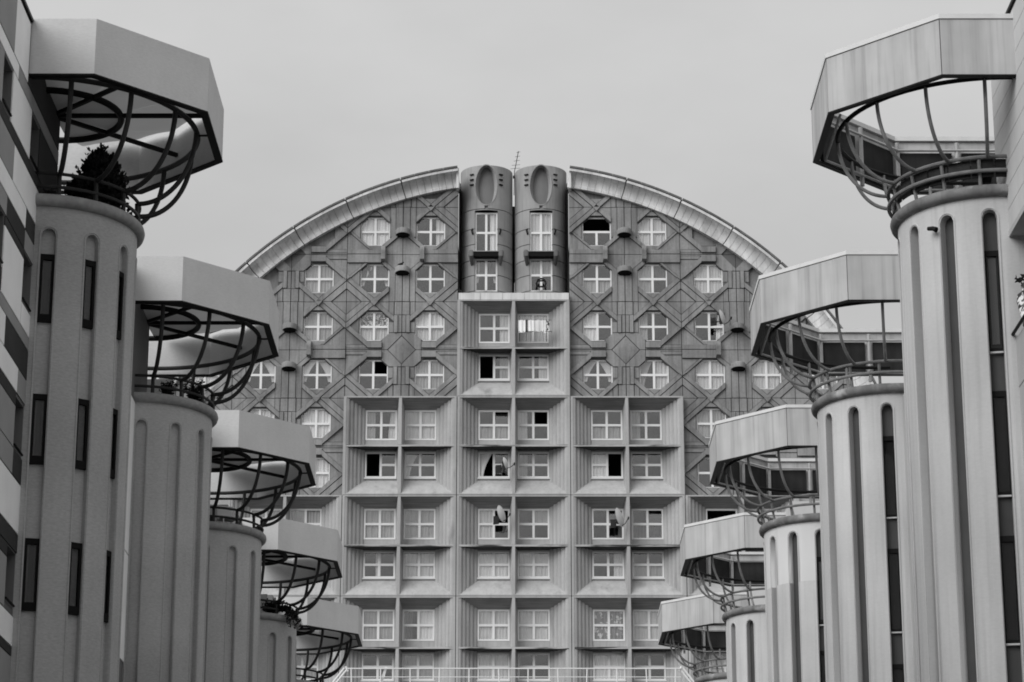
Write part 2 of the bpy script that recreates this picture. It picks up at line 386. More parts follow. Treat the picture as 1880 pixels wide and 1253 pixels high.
# --- windows ---------------------------------------------------------
def frame_mesh(w_, h_, t=.085, mull=.12, d=.07, vm=0.0, hm=0.0, sash=True):
    mb = MB(); x, z = w_/2, h_/2
    mb.box(-x, -x+t, -d/2, d/2, -z, z); mb.box(x-t, x, -d/2, d/2, -z, z)
    mb.box(-x+t, x-t, -d/2, d/2, -z, -z+t); mb.box(-x+t, x-t, -d/2, d/2, z-t, z)
    if sash:
        mb.box(vm-mull/2, vm+mull/2, -d/2-.012, d/2, -z+t, z-t)
        mb.box(-x+t, vm-mull/2, -d/2-.006, d/2, hm-mull/2, hm+mull/2); mb.box(vm+mull/2, x-t, -d/2-.006, d/2, hm-mull/2, hm+mull/2)
    return mb.mesh('window_frame', 'frame_white')
ccache = {}
def curtain_mesh(x0, x1, z0, z1, m, top=None):
    """a pleated cloth; top=(tx0,tx1) gives another width at the top, so drapes can hang gathered"""
    k = (round(x0,3), round(x1,3), round(z0,3), round(z1,3), m, top)
    if k in ccache: return ccache[k]
    mb = MB(); n = max(6, int((x1-x0)*26)); t0, t1 = top if top else (x0, x1); rows = 4
    rnd = random.Random(str(k)); ph = [rnd.uniform(0, 6) for _ in range(3)]
    def P(i, j):
        a = i/n; b = j/rows; xa = x0+(x1-x0)*a; xb = t0+(t1-t0)*a; e = b**1.6
        y = .022*math.sin(a*(x1-x0)*38+ph[0])+.015*math.sin(a*(x1-x0)*19+ph[1])
        return (xa*(1-e)+xb*e, y, z0+(z1-z0)*b)
    for i in range(n):
        for j in range(rows): mb.face([P(i, j), P(i+1, j), P(i+1, j+1), P(i, j+1)], True)
    ccache[k] = mb.mesh('curtain', m); return ccache[k]
pcache = {}
def pane_mesh(x0, x1, z0, z1, nm):
    k = (round(x0,3), round(x1,3), round(z0,3), round(z1,3), nm)
    if k not in pcache:
        mb = MB(); mb.box(x0, x1, -.006, .006, z0, z1); pcache[k] = mb.mesh(nm, 'window_glass')
    return pcache[k]
fcache = {}
TONE = {'w': 'cloth_white', 'l': 'cloth_light', 'm': 'cloth_mid', 'd': 'cloth_dark', 'f': 'cloth_flowers', 'c': 'cloth_checks'}
def window(parent, loc, w_, h_, spec, name='window', pane='window_pane'):
    """spec: words - full:t left:t right:t sides:t top:t bottom:t openUL openUR openL openR openU tilt"""
    k = (w_, h_)
    if k not in fcache: fcache[k] = frame_mesh(w_, h_)
    opens = [q for q in spec if q.startswith('open')]
    fo = link(name, fcache[k], parent, loc)
    x, z = w_/2-.085, h_/2-.085; g_ = .06
    quads = {'UL': (-x, -g_, g_, z), 'UR': (g_, x, g_, z), 'LL': (-x, -g_, -z, -g_), 'LR': (g_, x, -z, -g_)}
    gone = set()
    for q in opens:
        gone |= {'openUL': {'UL'}, 'openUR': {'UR'}, 'openL': {'UL', 'LL'}, 'openR': {'UR', 'LR'}, 'openU': {'UL', 'UR'}}[q]
    if 'openL' in opens or 'openR' in opens:           # that casement stands open: its bars are gone too
        kk = (w_, h_, opens[0])
        if kk not in fcache:
            mb = MB(); t = .085; d = .07; X, Z = w_/2, h_/2; ml_ = .12
            mb.box(-X, -X+t, -d/2, d/2, -Z, Z); mb.box(X-t, X, -d/2, d/2, -Z, Z); mb.box(-X+t, X-t, -d/2, d/2, -Z, -Z+t); mb.box(-X+t, X-t, -d/2, d/2, Z-t, Z)
            mb.box(-ml_/2, ml_/2, -d/2-.012, d/2, -Z+t, Z-t)
            if opens[0] == 'openL': mb.box(ml_/2, X-t, -d/2-.006, d/2, -ml_/2, ml_/2)
            else: mb.box(-X+t, -ml_/2, -d/2-.006, d/2, -ml_/2, ml_/2)
            fcache[kk] = mb.mesh('window_frame', 'frame_white')
        fo.data = fcache[kk]
    elif 'openU' in opens:
        kk = (w_, h_, 'openU')
        if kk not in fcache:
            mb = MB(); t = .085; d = .07; X, Z = w_/2, h_/2; ml_ = .12
            mb.box(-X, -X+t, -d/2, d/2, -Z, Z); mb.box(X-t, X, -d/2, d/2, -Z, Z); mb.box(-X+t, X-t, -d/2, d/2, -Z, -Z+t); mb.box(-X+t, X-t, -d/2, d/2, Z-t, Z)
            mb.box(-X+t, X-t, -d/2-.006, d/2, -ml_/2, ml_/2); mb.box(-ml_/2, ml_/2, -d/2-.012, d/2, -Z+t, -ml_/2)
            fcache[kk] = mb.mesh('window_frame', 'frame_white')
        fo.data = fcache[kk]
    for q, b in quads.items():
        if q in gone: continue
        p = link(pane, pane_mesh(*b, pane), fo)
        if 'tilt' in spec and q == 'UR': p.location = (0, .10, -.01); p.rotation_euler = (R(-9), R(3), 0)
        else: p.rotation_euler = (R(random.uniform(-.5, .5)), 0, R(random.uniform(-.7, .7)))
    cy = .065
    for q in spec:
        if ':' not in q: continue
        kind, t = q.split(':'); m = TONE[t]
        a = -x+random.uniform(0, .03); b = x-random.uniform(0, .03)
        if 'openL' in opens and kind == 'full': a = 0
        if 'openR' in opens and kind == 'full': b = 0
        L = {'full': [(a, b, -z, z, None)], 'left': [(-x, -.42*x, -z, z, None)], 'leftw': [(-x, -.04, -z, z, None)], 'right': [(.40*x, x, -z, z, None)],
             'rightw': [(.05, x, -z, z, None)],
             'drape': [(-x, -.75*x, -z, z, (-x, -.15*x))], 'draper': [(.5*x, x, -z, z, (.7*x, x))],
             'sides': [(-x, -.8*x, -.45*z, z, (-x, -.08*x)), (.8*x, x, -.45*z, z, (.08*x, x))],
             'top': [(-x, x, .02, z, None)], 'bottom': [(-x, x, -z, -.10*z, None)], 'blind': [(-x, x, .1*z, z, None)],
             'ur': [(.04, x, .02, z, None)], 'mid': [(-.25*x, .12*x, -z, z, None)]}[kind]
        for (x0, x1, z0, z1, tp) in L: link('curtain', curtain_mesh(x0, x1, z0, z1, m, tp), fo, (0, cy, 0)); cy += .035
    return fo
def sp(s): return s.split()
for (xk, r), s in OCTW.items():
    window(disc, (xk*SU, .13, dz(ZT-(r-.5)*F-F-.02)), 1.62*SU, 1.66, sp(s), 'octagon_window', 'octagon_pane')

# --- coffered panels ---------------------------------------------------
FY = -.5; DEP = .92; PH = 2*F
def coffer_meshes():
    hw = U-.018; xi = 1.85
    mid0, mid1 = -F+.03, -F-.07
    fr = MB()                                                   # front border
    fr.box(-hw, hw, -.0, .12, -.085, -.012)
    fr.box(-hw, hw, 0, .12, -PH+.012, -PH+.075)
    for s in (-1, 1):
        a, b = sorted((s*hw, s*(hw-.12))); fr.box(a, b, 0, .12, -PH+.075, -.085)
    n = 5                                                       # back plane round the windows
    wt0, wt1 = -.53, -2.16; wl0, wl1 = -F-.16, -4.16
    for (a, b, c, d) in ((-xi, xi, wt0, -.40), (-xi, xi, mid0-.02, wt1), (-.20, .20, wt1, wt0), (-xi, xi, wl0, mid1+.02), (-.20, .20, wl1, wl0), (-xi, xi, -4.42, wl1)):
        fr.box(a, b, DEP-.03, DEP+.2, min(c, d), max(c, d))
    def jamb(s):
        mb = MB(); pts = []; k = 5; x0, x1 = hw-.115, xi
        m = 60
        for i in range(m+1):
            t = i/m; c = (t*k) % 1.0
            sc_ = .068*math.sin(math.pi*c)**.8 if 0 < c < 1 else 0
            bx, by = x0+(x1-x0)*t, .03+(DEP-.03)*t
            nx, ny = -(DEP), -(x0-x1); l = math.hypot(nx, ny)
            pts.append((s*(bx+nx/l*sc_), by+ny/l*sc_))
        def ztop(y): return -.07-(.46)*max(0, min(1, (y-.02)/(DEP-.02)))
        for i in range(m):
            p, q = pts[i], pts[i+1]
            for zf, zb in ((ztop, lambda y: mid0), (lambda y: mid1, lambda y: -PH+.06+.95*max(0, min(1, y/DEP)))):
                f = [(p[0], p[1], zb(p[1])), (q[0], q[1], zb(q[1])), (q[0], q[1], zf(q[1])), (p[0], p[1], zf(p[1]))]
                mb.face(f if s < 0 else f[::-1], True)
        return mb.mesh('ribbed_jamb', 'coffer_concrete')
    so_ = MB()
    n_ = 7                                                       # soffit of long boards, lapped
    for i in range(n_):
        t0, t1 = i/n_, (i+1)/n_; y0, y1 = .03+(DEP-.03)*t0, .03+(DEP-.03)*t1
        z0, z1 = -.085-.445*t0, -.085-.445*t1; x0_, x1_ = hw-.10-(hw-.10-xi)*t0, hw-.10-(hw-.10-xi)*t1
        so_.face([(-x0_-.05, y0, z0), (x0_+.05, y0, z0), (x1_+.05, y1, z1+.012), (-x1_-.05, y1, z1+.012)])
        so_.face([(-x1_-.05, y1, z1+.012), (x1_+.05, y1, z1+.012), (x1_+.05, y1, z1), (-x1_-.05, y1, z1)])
    sl = MB()                                                    # storey slab between the two floors
    sl.prism([(-hw+.12, mid1), (hw-.12, mid1), (hw-.12, mid0), (-hw+.12, mid0)], .015, DEP)
    us = MB(); us.face([(-hw+.12, .012, mid1-.004), (-xi, DEP, mid1-.004), (xi, DEP, mid1-.004), (hw-.12, .012, mid1-.004)])  # dark sheet below the slab, occlusion shade put into its colour
    sl.face([(-hw+.12, .015, mid0), (hw-.12, .015, mid0), (xi, DEP, mid0+.02), (-xi, DEP, mid0+.02)])
    sp_ = MB()                                                   # splayed sill below
    x0_ = hw-.12
    for k in range(6):
        t0, t1 = k/6, (k+1)/6; f_ = lambda t: (x0_-(x0_-xi)*t, .02+(DEP-.02)*t, -PH+.07+.93*t**.9)
        a, b = f_(t0), f_(t1); sp_.face([(-a[0], a[1], a[2]), (a[0], a[1], a[2]), (b[0], b[1], b[2]), (-b[0], b[1], b[2])], True)
    fins = []
    for (z0, z1) in ((mid0, -.085), (-PH+.09, mid1)):
        fn = MB(); a, b = .075, .19
        fn.face([(-a, .01, z0), (a, .01, z0), (a, .01, z1), (-a, .01, z1)])
        fn.face([(a, .01, z0), (b, DEP, z0), (b, DEP, z1), (a, .01, z1)]); fn.face([(-b, DEP, z0), (-a, .01, z0), (-a, .01, z1), (-b, DEP, z1)])
        fn.face([(-a, .01, z0), (-b, DEP, z0), (b, DEP, z0), (a, .01, z0)])
        fins.append(fn.mesh('centre_fin', 'coffer_concrete'))
    ws = MB(); ws.box(-.84, .84, DEP-.12, DEP+.05, -4.24, -4.165)
    return fr.mesh('coffer_panel', 'coffer_concrete'), jamb(-1), jamb(1), so_.mesh('panel_soffit', 'coffer_soffit'), sl.mesh('storey_ledge', 'coffer_ledge'), sp_.mesh('splayed_sill', 'coffer_concrete'), fins, ws.mesh('window_sill', 'sill_white'), us.mesh('slab_soffit_shade', 'slab_soffit_shade')
CF = coffer_meshes()
COFW = {(0,0): ['right:l', 'full:w', 'openL right:m', 'right:l'],
        (-1,1): ['left:m draper:l', 'full:l', 'openL', 'drape:l'], (0,1): ['bottom:m tilt', 'left:l openUR', 'openL drape:l', 'left:m'], (1,1): ['bottom:m', 'left:m', 'openR full:w', ''],
        (-2,2): ['full:m', 'full:m tilt', 'full:l', 'full:m'], (-1,2): ['full:m', 'full:m', 'mid:l', 'full:l'], (0,2): ['leftw:l openUR', 'ur:m', 'full:w', 'full:l'], (1,2): ['tilt', 'tilt bottom:d', 'right:l', 'bottom:m'], (2,2): ['openU', 'full:m', 'full:m', ''],
        (-2,3): ['full:m']*4, (-1,3): ['full:m', 'rightw:w left:d', '', 'full:m'], (0,3): ['full:l', 'full:l', 'full:l', ''], (1,3): ['full:f', 'full:l', 'full:w', ''], (2,3): ['full:m', '', 'full:l', 'full:m']}
for (c, r), ws in COFW.items():
    zt = ZT-2*F-r*PH
    pn = link('coffer_panel', CF[0], disc, (c*M, FY, dz(zt)))
    link('ribbed_jamb', CF[1], pn); link('ribbed_jamb', CF[2], pn); link('panel_soffit', CF[3], pn); link('storey_ledge', CF[4], pn); link('slab_soffit_shade', CF[8], pn); link('splayed_sill', CF[5], pn)
    for f in CF[6]: link('centre_fin', f, pn)
    for s in (-1, 1): link('window_sill', CF[7], pn, (s*1.035, 0, 0))
    for k, (wx, wz, hh) in enumerate(((-1.025, -1.345, 1.61), (1.025, -1.345, 1.61), (-1.025, -F-.16-.68, 1.38), (1.025, -F-.16-.68, 1.38))):
        window(disc, (c*M+wx, FY+DEP-.01, dz(zt+wz)), 1.64, hh, sp(ws[k]), 'casement_window', 'casement_pane')
# side cheeks of the projecting panel stack and its top ledge
mb = MB()
ck = []
for (c, r0, r1) in ((0.5, 0, 1), (1.5, 1, 2), (2.5, 2, 4)):
    for s in (-1, 1):
        x = s*(c*M); a, b = sorted((x-s*.05, x+s*.012)); mb = MB(); mb.box(a, b, FY+.1, .3, dz(ZT-2*F-r1*PH), dz(ZT-2*F-r0*PH)-.01)
        obj('stack_cheek', mb, 'coffer_concrete', disc)
for (x0, x1, r) in ((-.5, .5, 0), (.5, 1.5, 1), (-1.5, -.5, 1), (1.5, 2.5, 2), (-2.5, -1.5, 2)):
    mb = MB(); mb.box(x0*M+.01, x1*M-.01, FY+.05, .3, dz(ZT-2*F-r*PH)-.011, dz(ZT-2*F-r*PH)+(.006 if r else -.004)); obj('stack_top', mb, 'coffer_ledge', disc)
for k in range(5):                                                # pale coping blocks under the twin columns
    x0 = -U+.03+k*(M-.06)/5; mb = MB(); mb.box(x0+.008, x0+(M-.06)/5-.008, FY+.02, 1.6, dz(ZT-2*F), dz(ZT-2*F)+.36); obj('coping_block', mb, 'cornice_concrete', disc)
# plain wall where towers hide the facade and below the picture
for poly in (rect(-21, 21, 7, 20.57), rect(-21, -2.5*M, 20.57, 31.15), rect(2.5*M, 21, 20.57, 31.15), rect(-21, -3.5*M, 31.15, 46), rect(3.5*M, 21, 31.15, 46)):
    p = circ_clip(poly, R_IN+.2)
    if len(p) > 2:
        mb = MB(); mb.prism([(x, dz(z)) for x, z in p], .0, .3, True); obj('plain_wall', mb, 'coffer_concrete', disc)
mb = MB(); mb.box(-17, 17, .2, 14, 0, dz(12.5)); obj('plinth', mb, 'coffer_concrete', disc)
# drum body, and dark rooms behind the glass
mb = MB(); n = 120
for k in range(n):
    a, b = 2*math.pi*k/n, 2*math.pi*(k+1)/n; P = lambda a, y, r: (r*math.cos(a), y, dz(CZ)+r*math.sin(a))
    if math.sin((a+b)/2) > 0 and abs(R_OUT*math.cos((a+b)/2)) < 3.05: continue
    mb.face([P(a, .1, R_OUT-.12), P(b, .1, R_OUT-.12), P(b, 14, R_OUT-.12), P(a, 14, R_OUT-.12)], True)
    mb.face([P(a, 14, R_OUT-.12), P(b, 14, R_OUT-.12), (0, 14, dz(CZ))])
obj('drum_roof', mb, 'roof_felt', disc)
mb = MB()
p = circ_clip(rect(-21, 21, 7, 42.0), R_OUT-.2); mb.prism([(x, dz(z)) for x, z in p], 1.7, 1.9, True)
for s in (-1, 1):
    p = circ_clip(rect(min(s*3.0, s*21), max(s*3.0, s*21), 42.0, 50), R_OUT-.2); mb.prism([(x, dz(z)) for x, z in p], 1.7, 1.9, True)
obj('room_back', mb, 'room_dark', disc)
# --- cornice: a hollow moulding in short radial pieces --------------------
prof = [(R_IN+.02, .05), (R_IN+.02, -.30), (R_IN+.17, -.31), (R_IN+.19, -.27), (R_IN+.36, -.27), (R_IN+.50, -.30), (R_IN+.62, -.38), (R_IN+.72, -.52), (R_IN+.79, -.74), (R_IN+.79, -.76)]
edge1 = [(R_OUT-.265, -.76), (R_OUT-.265, -.81), (R_OUT-.13, -.81), (R_OUT-.13, -.76)]
edge2 = [(R_OUT-.10, -.76), (R_OUT-.10, -.86), (R_OUT, -.86), (R_OUT, .1)]
STEP = R(1.08)
def arc_piece(name, prof, a0, a1, m, seg=2):
    mb = MB()
    for k in range(seg):
        a, b = a0+(a1-a0)*k/seg, a0+(a1-a0)*(k+1)/seg
        for i in range(len(prof)-1):
            f = lambda p, t: (p[0]*math.sin(t), p[1], p[0]*math.cos(t))
            mb.face([f(prof[i], a), f(prof[i], b), f(prof[i+1], b), f(prof[i+1], a)], False)
    for t, rev in ((a0, 0), (a1, 1)):
        q = [(p[0]*math.sin(t), p[1], p[0]*math.cos(t)) for p in prof]+[(prof[-1][0]*math.sin(t), .05, prof[-1][0]*math.cos(t))]
        mb.face(q[::-1] if rev else q)
    return mb.mesh(name, m)
CP = arc_piece('cornice_block', prof, -STEP/2+.0004, STEP/2-.0004, 'cornice_concrete')
E1 = arc_piece('cornice_fillet', edge1, -STEP/2*8+.001, STEP/2*8-.001, 'cornice_concrete', 12)
E2 = arc_piece('cornice_rim', edge2, -STEP/2*2+.0005, STEP/2*2-.0005, 'cornice_edge', 3)
GAP0 = math.asin(2.99/R_OUT)
for s in (-1, 1):
    for k in range(64):
        gap = (k//8)*.0016
        t = s*(GAP0+STEP*(k+.5)+gap)
        link('cornice_block', CP, disc, (0, 0, dz(CZ)), rot=(0, t, 0))
        if k % 2 == 0: link('cornice_rim', E2, disc, (0, 0, dz(CZ)), rot=(0, s*(GAP0+STEP*(k+1)+gap), 0))
        if k % 8 == 0: link('cornice_fillet', E1, disc, (0, 0, dz(CZ)), rot=(0, s*(GAP0+STEP*(k+4)+gap), 0))
mb = MB(); n = 60                                                 # dark bed behind the cornice joints
for s in (-1, 1):
    for k in range(n):
        a, b = s*(GAP0+R(72)*k/n), s*(GAP0+R(72)*(k+1)/n)
        f = lambda r, y, t: (r*math.sin(t), y, dz(CZ)+r*math.cos(t))
        for (r0, y0), (r1, y1) in (((R_IN+.03, -.22), (R_IN+.3, -.17)), ((R_IN+.3, -.17), (R_IN+.6, -.22)), ((R_IN+.6, -.22), (R_OUT-.02, -.60)), ((R_OUT-.02, -.60), (R_OUT-.02, .1))):
            mb.face([f(r0, y0, a), f(r0, y0, b), f(r1, y1, b), f(r1, y1, a)])
obj('cornice_bed', mb, 'joint_black', disc)
# --- twin columns in their recess -----------------------------------------
rz0, rz1 = ZT-2*F+.36, 49.0
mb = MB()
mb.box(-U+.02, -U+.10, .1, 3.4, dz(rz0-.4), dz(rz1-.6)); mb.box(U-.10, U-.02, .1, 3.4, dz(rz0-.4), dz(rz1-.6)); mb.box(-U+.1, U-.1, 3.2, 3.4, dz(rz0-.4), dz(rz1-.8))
obj('column_recess', mb, 'joint_black', disc)  # recess walls coloured black to stand for deep shadow
for s in (-1, 1):
    mb = MB(); mb.box(min(s*(U-.015), s*(U+.12)), max(s*(U-.015), s*(U+.12)), -.6, .3, dz(47.9), dz(49.05)); obj('cornice_end', mb, 'cornice_concrete', disc)
CR = 1.40; CY = 1.45
def column_course(z0, z1, win, niche, flank=0):
    """front two thirds of a hollow round shaft between z0 and z1, with an opening |x|<.61 in the ranges of win"""
    mb = MB(); n = 220 if niche else 72; A0 = R(105)
    zs = sorted(set([z0, z1]+[q for a, b in win for q in (a, b) if z0 < q < z1]))
    if niche: zs = sorted(set(zs+[z0+(z1-z0)*k/90 for k in range(91)]))
    half = math.asin(.61/CR)
    an = sorted(set([-A0+2*A0*k/n for k in range(n+1)]+[-half, half]))
    def P(a, z):
        r = CR
        if niche:
            x = CR*a; zc, hw, hh = niche; e = (x/hw)**2+((z-zc)/hh)**2
            tail = abs(x) < .07+.02 and -hh-.28 < z-zc < -hh+.1
            if tail: r -= .10
        return (r*math.sin(a), -r*math.cos(a), z)
    for i in range(len(an)-1):
        for j in range(len(zs)-1):
            am, zm = (an[i]+an[i+1])/2, (zs[j]+zs[j+1])/2
            if niche and (CR*am/niche[1])**2+((zm-niche[0])/niche[2])**2 < 1: continue
            if flank*am < 0 or (abs(am) < half and any(a < zm < b for a, b in win)): continue
            mb.face([P(an[i], zs[j]), P(an[i+1], zs[j]), P(an[i+1], zs[j+1]), P(an[i], zs[j+1])], True)
    for z, up in ((z0, 0), (z1, 1)):
        for i in range(len(an)-1):
            am = (an[i]+an[i+1])/2
            if flank*am < 0 or (abs(am) < half and any(a-.01 < z < b+.01 for a, b in win)): continue
            k = (CR-.25)/CR; a, b = P(an[i], z), P(an[i+1], z); c, d = (b[0]*k, b[1]*k, z), (a[0]*k, a[1]*k, z)
            mb.face([a, b, c, d] if up else [d, c, b, a])
    return mb
WINS = [(42.35, 44.22), (44.52, 46.88)]
joints = [42.0, 42.38, 43.25, 44.12, 44.99, 45.86, 46.95, 49.42]
for s in (-1, 1):
    cx = s*1.46
    for k in range(len(joints)-1):
        z0, z1 = joints[k]+.02, joints[k+1]-(.02 if k < len(joints)-2 else 0)
        cut = any(a < z0 and z1 < b for a, b in WINS)
        for fl_ in ((-1, 1) if cut else (0,)): obj('column_block' if cut else 'column_drum', column_course(z0, z1, WINS, (48.30, .60, 1.12) if k == len(joints)-2 else None, fl_), 'column_concrete', disc, loc=(cx, CY, dz(0)))
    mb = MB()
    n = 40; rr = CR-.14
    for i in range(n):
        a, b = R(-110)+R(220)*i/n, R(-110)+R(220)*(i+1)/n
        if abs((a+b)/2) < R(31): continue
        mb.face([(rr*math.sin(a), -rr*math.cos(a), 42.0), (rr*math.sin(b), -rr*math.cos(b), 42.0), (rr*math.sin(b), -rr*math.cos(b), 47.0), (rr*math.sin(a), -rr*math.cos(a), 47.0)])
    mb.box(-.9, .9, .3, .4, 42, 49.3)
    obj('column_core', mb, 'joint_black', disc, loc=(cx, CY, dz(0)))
    zc_, hw_, hh_ = 48.30, .60, 1.12; E = lambda q, r, k=1: (r*math.sin(hw_*k*math.cos(q)/CR), -r*math.cos(hw_*k*math.cos(q)/CR), zc_+hh_*k*math.sin(q))
    rv, bk = MB(), MB(); nn = 48
    for i in range(nn):
        a, b = 2*math.pi*i/nn, 2*math.pi*(i+1)/nn
        rv.face([E(a, CR+.012), E(a, CR-.42), E(b, CR-.42), E(b, CR+.012)], True); rv.face([E(a, CR+.012), E(b, CR+.012), E(b, CR+.012, 1.05), E(a, CR+.012, 1.05)])
        bk.face([E(a, CR-.41), E(b, CR-.41), E(b, CR-.41, .5), E(a, CR-.41, .5)]); bk.face([E(a, CR-.41, .5), E(b, CR-.41, .5), E(0, CR-.41, 0)])
    obj('niche_reveal', rv, 'column_concrete', disc, loc=(cx, CY, dz(0))); obj('niche_panel', bk, 'niche_plaster', disc, loc=(cx, CY, dz(0)))
    for q in (-1, 1):
        for z in (48.95, 48.66, 48.37):
            a = q*R(33); mb = MB(); mb.box(-.11, .11, -.10, .05, -.03, .03); obj('louvre_fin', mb, 'dark_metal', disc, loc=(cx+CR*math.sin(a)*.985, CY-CR*math.cos(a)*.985, dz(z)), rz=a)
    fy = -CR*math.cos(math.asin(.61/CR))+.13
    window(disc, (cx, CY+fy, dz(45.66)), 1.20, 2.28, sp('right:w' if s < 0 else 'full:l'), 'column_window', 'column_pane')
    window(disc, (cx, CY+fy, dz(43.28)), 1.20, 1.84, sp('top:d sides:l' if s < 0 else 'top:m'), 'column_window', 'column_pane')
    mb = MB(); mb.box(-.68, .68, -CR-.24, -CR+.30, 44.20, 44.46); obj('balconette', mb, 'joint_black', disc, loc=(cx, CY, dz(0)))
    mb = MB(); mb.box(-.72, .72, -CR-.26, -CR+.3, 44.46, 44.50); obj('balconette_top', mb, 'column_concrete', disc, loc=(cx, CY, dz(0)))
    for q in (-1, 1):
        mb = MB(); mb.tube([(q*.80, -CR+.42, 44.50), (q*.80, -CR-.22, 44.42), (q*.80, -CR-.26, 44.25), (q*.76, -CR+.1, 43.95), (q*.74, -CR+.4, 43.8)], [.12, .15, .14, .09, .06], 8); obj('console', mb, 'ornament_base', disc, loc=(cx, CY, dz(0)))
        mb = MB(); mb.tube([(q*.70, -CR+.25, 45.55), (q*.74, -CR+.1, 45.62), (q*.78, -CR+.12, 45.78), (q*.72, -CR+.25, 45.9)], .045, 6); obj('shutter_hook', mb, 'dark_metal', disc, loc=(cx, CY, dz(0)))
mb = MB(); mb.box(-.02, .02, -.05, .02, 42.3, 43.2); obj('downpipe', mb, 'frame_white', disc, loc=(.05, CY-.1, dz(0)))

# ------------------------------------------------------------------ round towers with octagonal canopies
def shaft_mesh(Rr, z0, z1, flutes, w_, ztop, dep, s):
    """shaft with arched flutes; angles from -Y towards the street (sign s)"""
    mb = MB(); P = lambda a, r, z: (s*r*math.sin(a), -r*math.cos(a), z); ztop_lim = z1
    ord_ = (lambda f: f) if s > 0 else (lambda f: f[::-1])
    half = w_/2/Rr; rad = w_/2
    cuts = []
    cur = R(-60); end = R(240)
    for a in sorted(flutes):
        n = max(1, int((a-half-cur)/R(4)))
        for k in range(n): cuts.append((cur+(a-half-cur)*k/n, cur+(a-half-cur)*(k+1)/n, None))
        for k in range(8): cuts.append((a-half+2*half*k/8, a-half+2*half*(k+1)/8, a))
        cur = a+half
    n = max(1, int((end-cur)/R(4)))
    for k in range(n): cuts.append((cur+(end-cur)*k/n, cur+(end-cur)*(k+1)/n, None))
    for a, b, fl in cuts:
        if fl is None: mb.face(ord_([P(a, Rr, z0), P(b, Rr, z0), P(b, Rr, z1), P(a, Rr, z1)]), True); continue
        arch = lambda t: min(z1, ztop-rad+math.sqrt(max(0, rad*rad-((t-fl)*Rr)**2)))
        za, zb = arch(a), arch(b)
        if za < z1: mb.face(ord_([P(a, Rr, za), P(b, Rr, zb), P(b, Rr, z1), P(a, Rr, z1)]), True)
        if za < z1: mb.face(ord_([P(a, Rr-dep, za), P(b, Rr-dep, zb), P(b, Rr, zb), P(a, Rr, za)]), False)
        if abs(a-(fl-half)) < 1e-6: mb.face(ord_([P(a, Rr, z0), P(a, Rr-dep, z0), P(a, Rr-dep, za), P(a, Rr, za)]))
        if abs(b-(fl+half)) < 1e-6: mb.face(ord_([P(b, Rr-dep, z0), P(b, Rr, z0), P(b, Rr, zb), P(b, Rr-dep, zb)]))
    return mb
def flute_mesh(Rr, z0, w_, ztop, dep, s, a):
    mb = MB(); P = lambda a, r, z: (s*r*math.sin(a), -r*math.cos(a), z); half = w_/2/Rr; rad = w_/2
    for k in range(8):
        t0, t1 = a-half+2*half*k/8, a-half+2*half*(k+1)/8; zz = [ztop-rad+math.sqrt(max(0, rad*rad-((t-a)*Rr)**2)) for t in (t0, t1)]
        f = [P(t0, Rr-dep, z0), P(t1, Rr-dep, z0), P(t1, Rr-dep, zz[1]), P(t0, Rr-dep, zz[0])]; mb.face(f if s > 0 else f[::-1])
    return mb
def flute_moulding(Rr, z0, w_, ztop, s, a):
    """thin raised bead following the arch"""
    half = w_/2/Rr; rad = w_/2; pts = [(a-half, z0)]
    for k in range(13):
        q = math.pi-math.pi*k/12; pts.append((a+rad*1.08*math.cos(q)/Rr, ztop-rad+rad*1.08*math.sin(q)))
    pts.append((a+half, z0)); mb = MB(); mb.tube([(s*(Rr+.001)*math.sin(t), -(Rr+.001)*math.cos(t), z) for t, z in pts], .014, 5); return mb
def arc_pts(r, z, a0, a1, n, s): return [(s*r*math.sin(a0+(a1-a0)*k/n), -r*math.cos(a0+(a1-a0)*k/n), z) for k in range(n+1)]
TC = {}
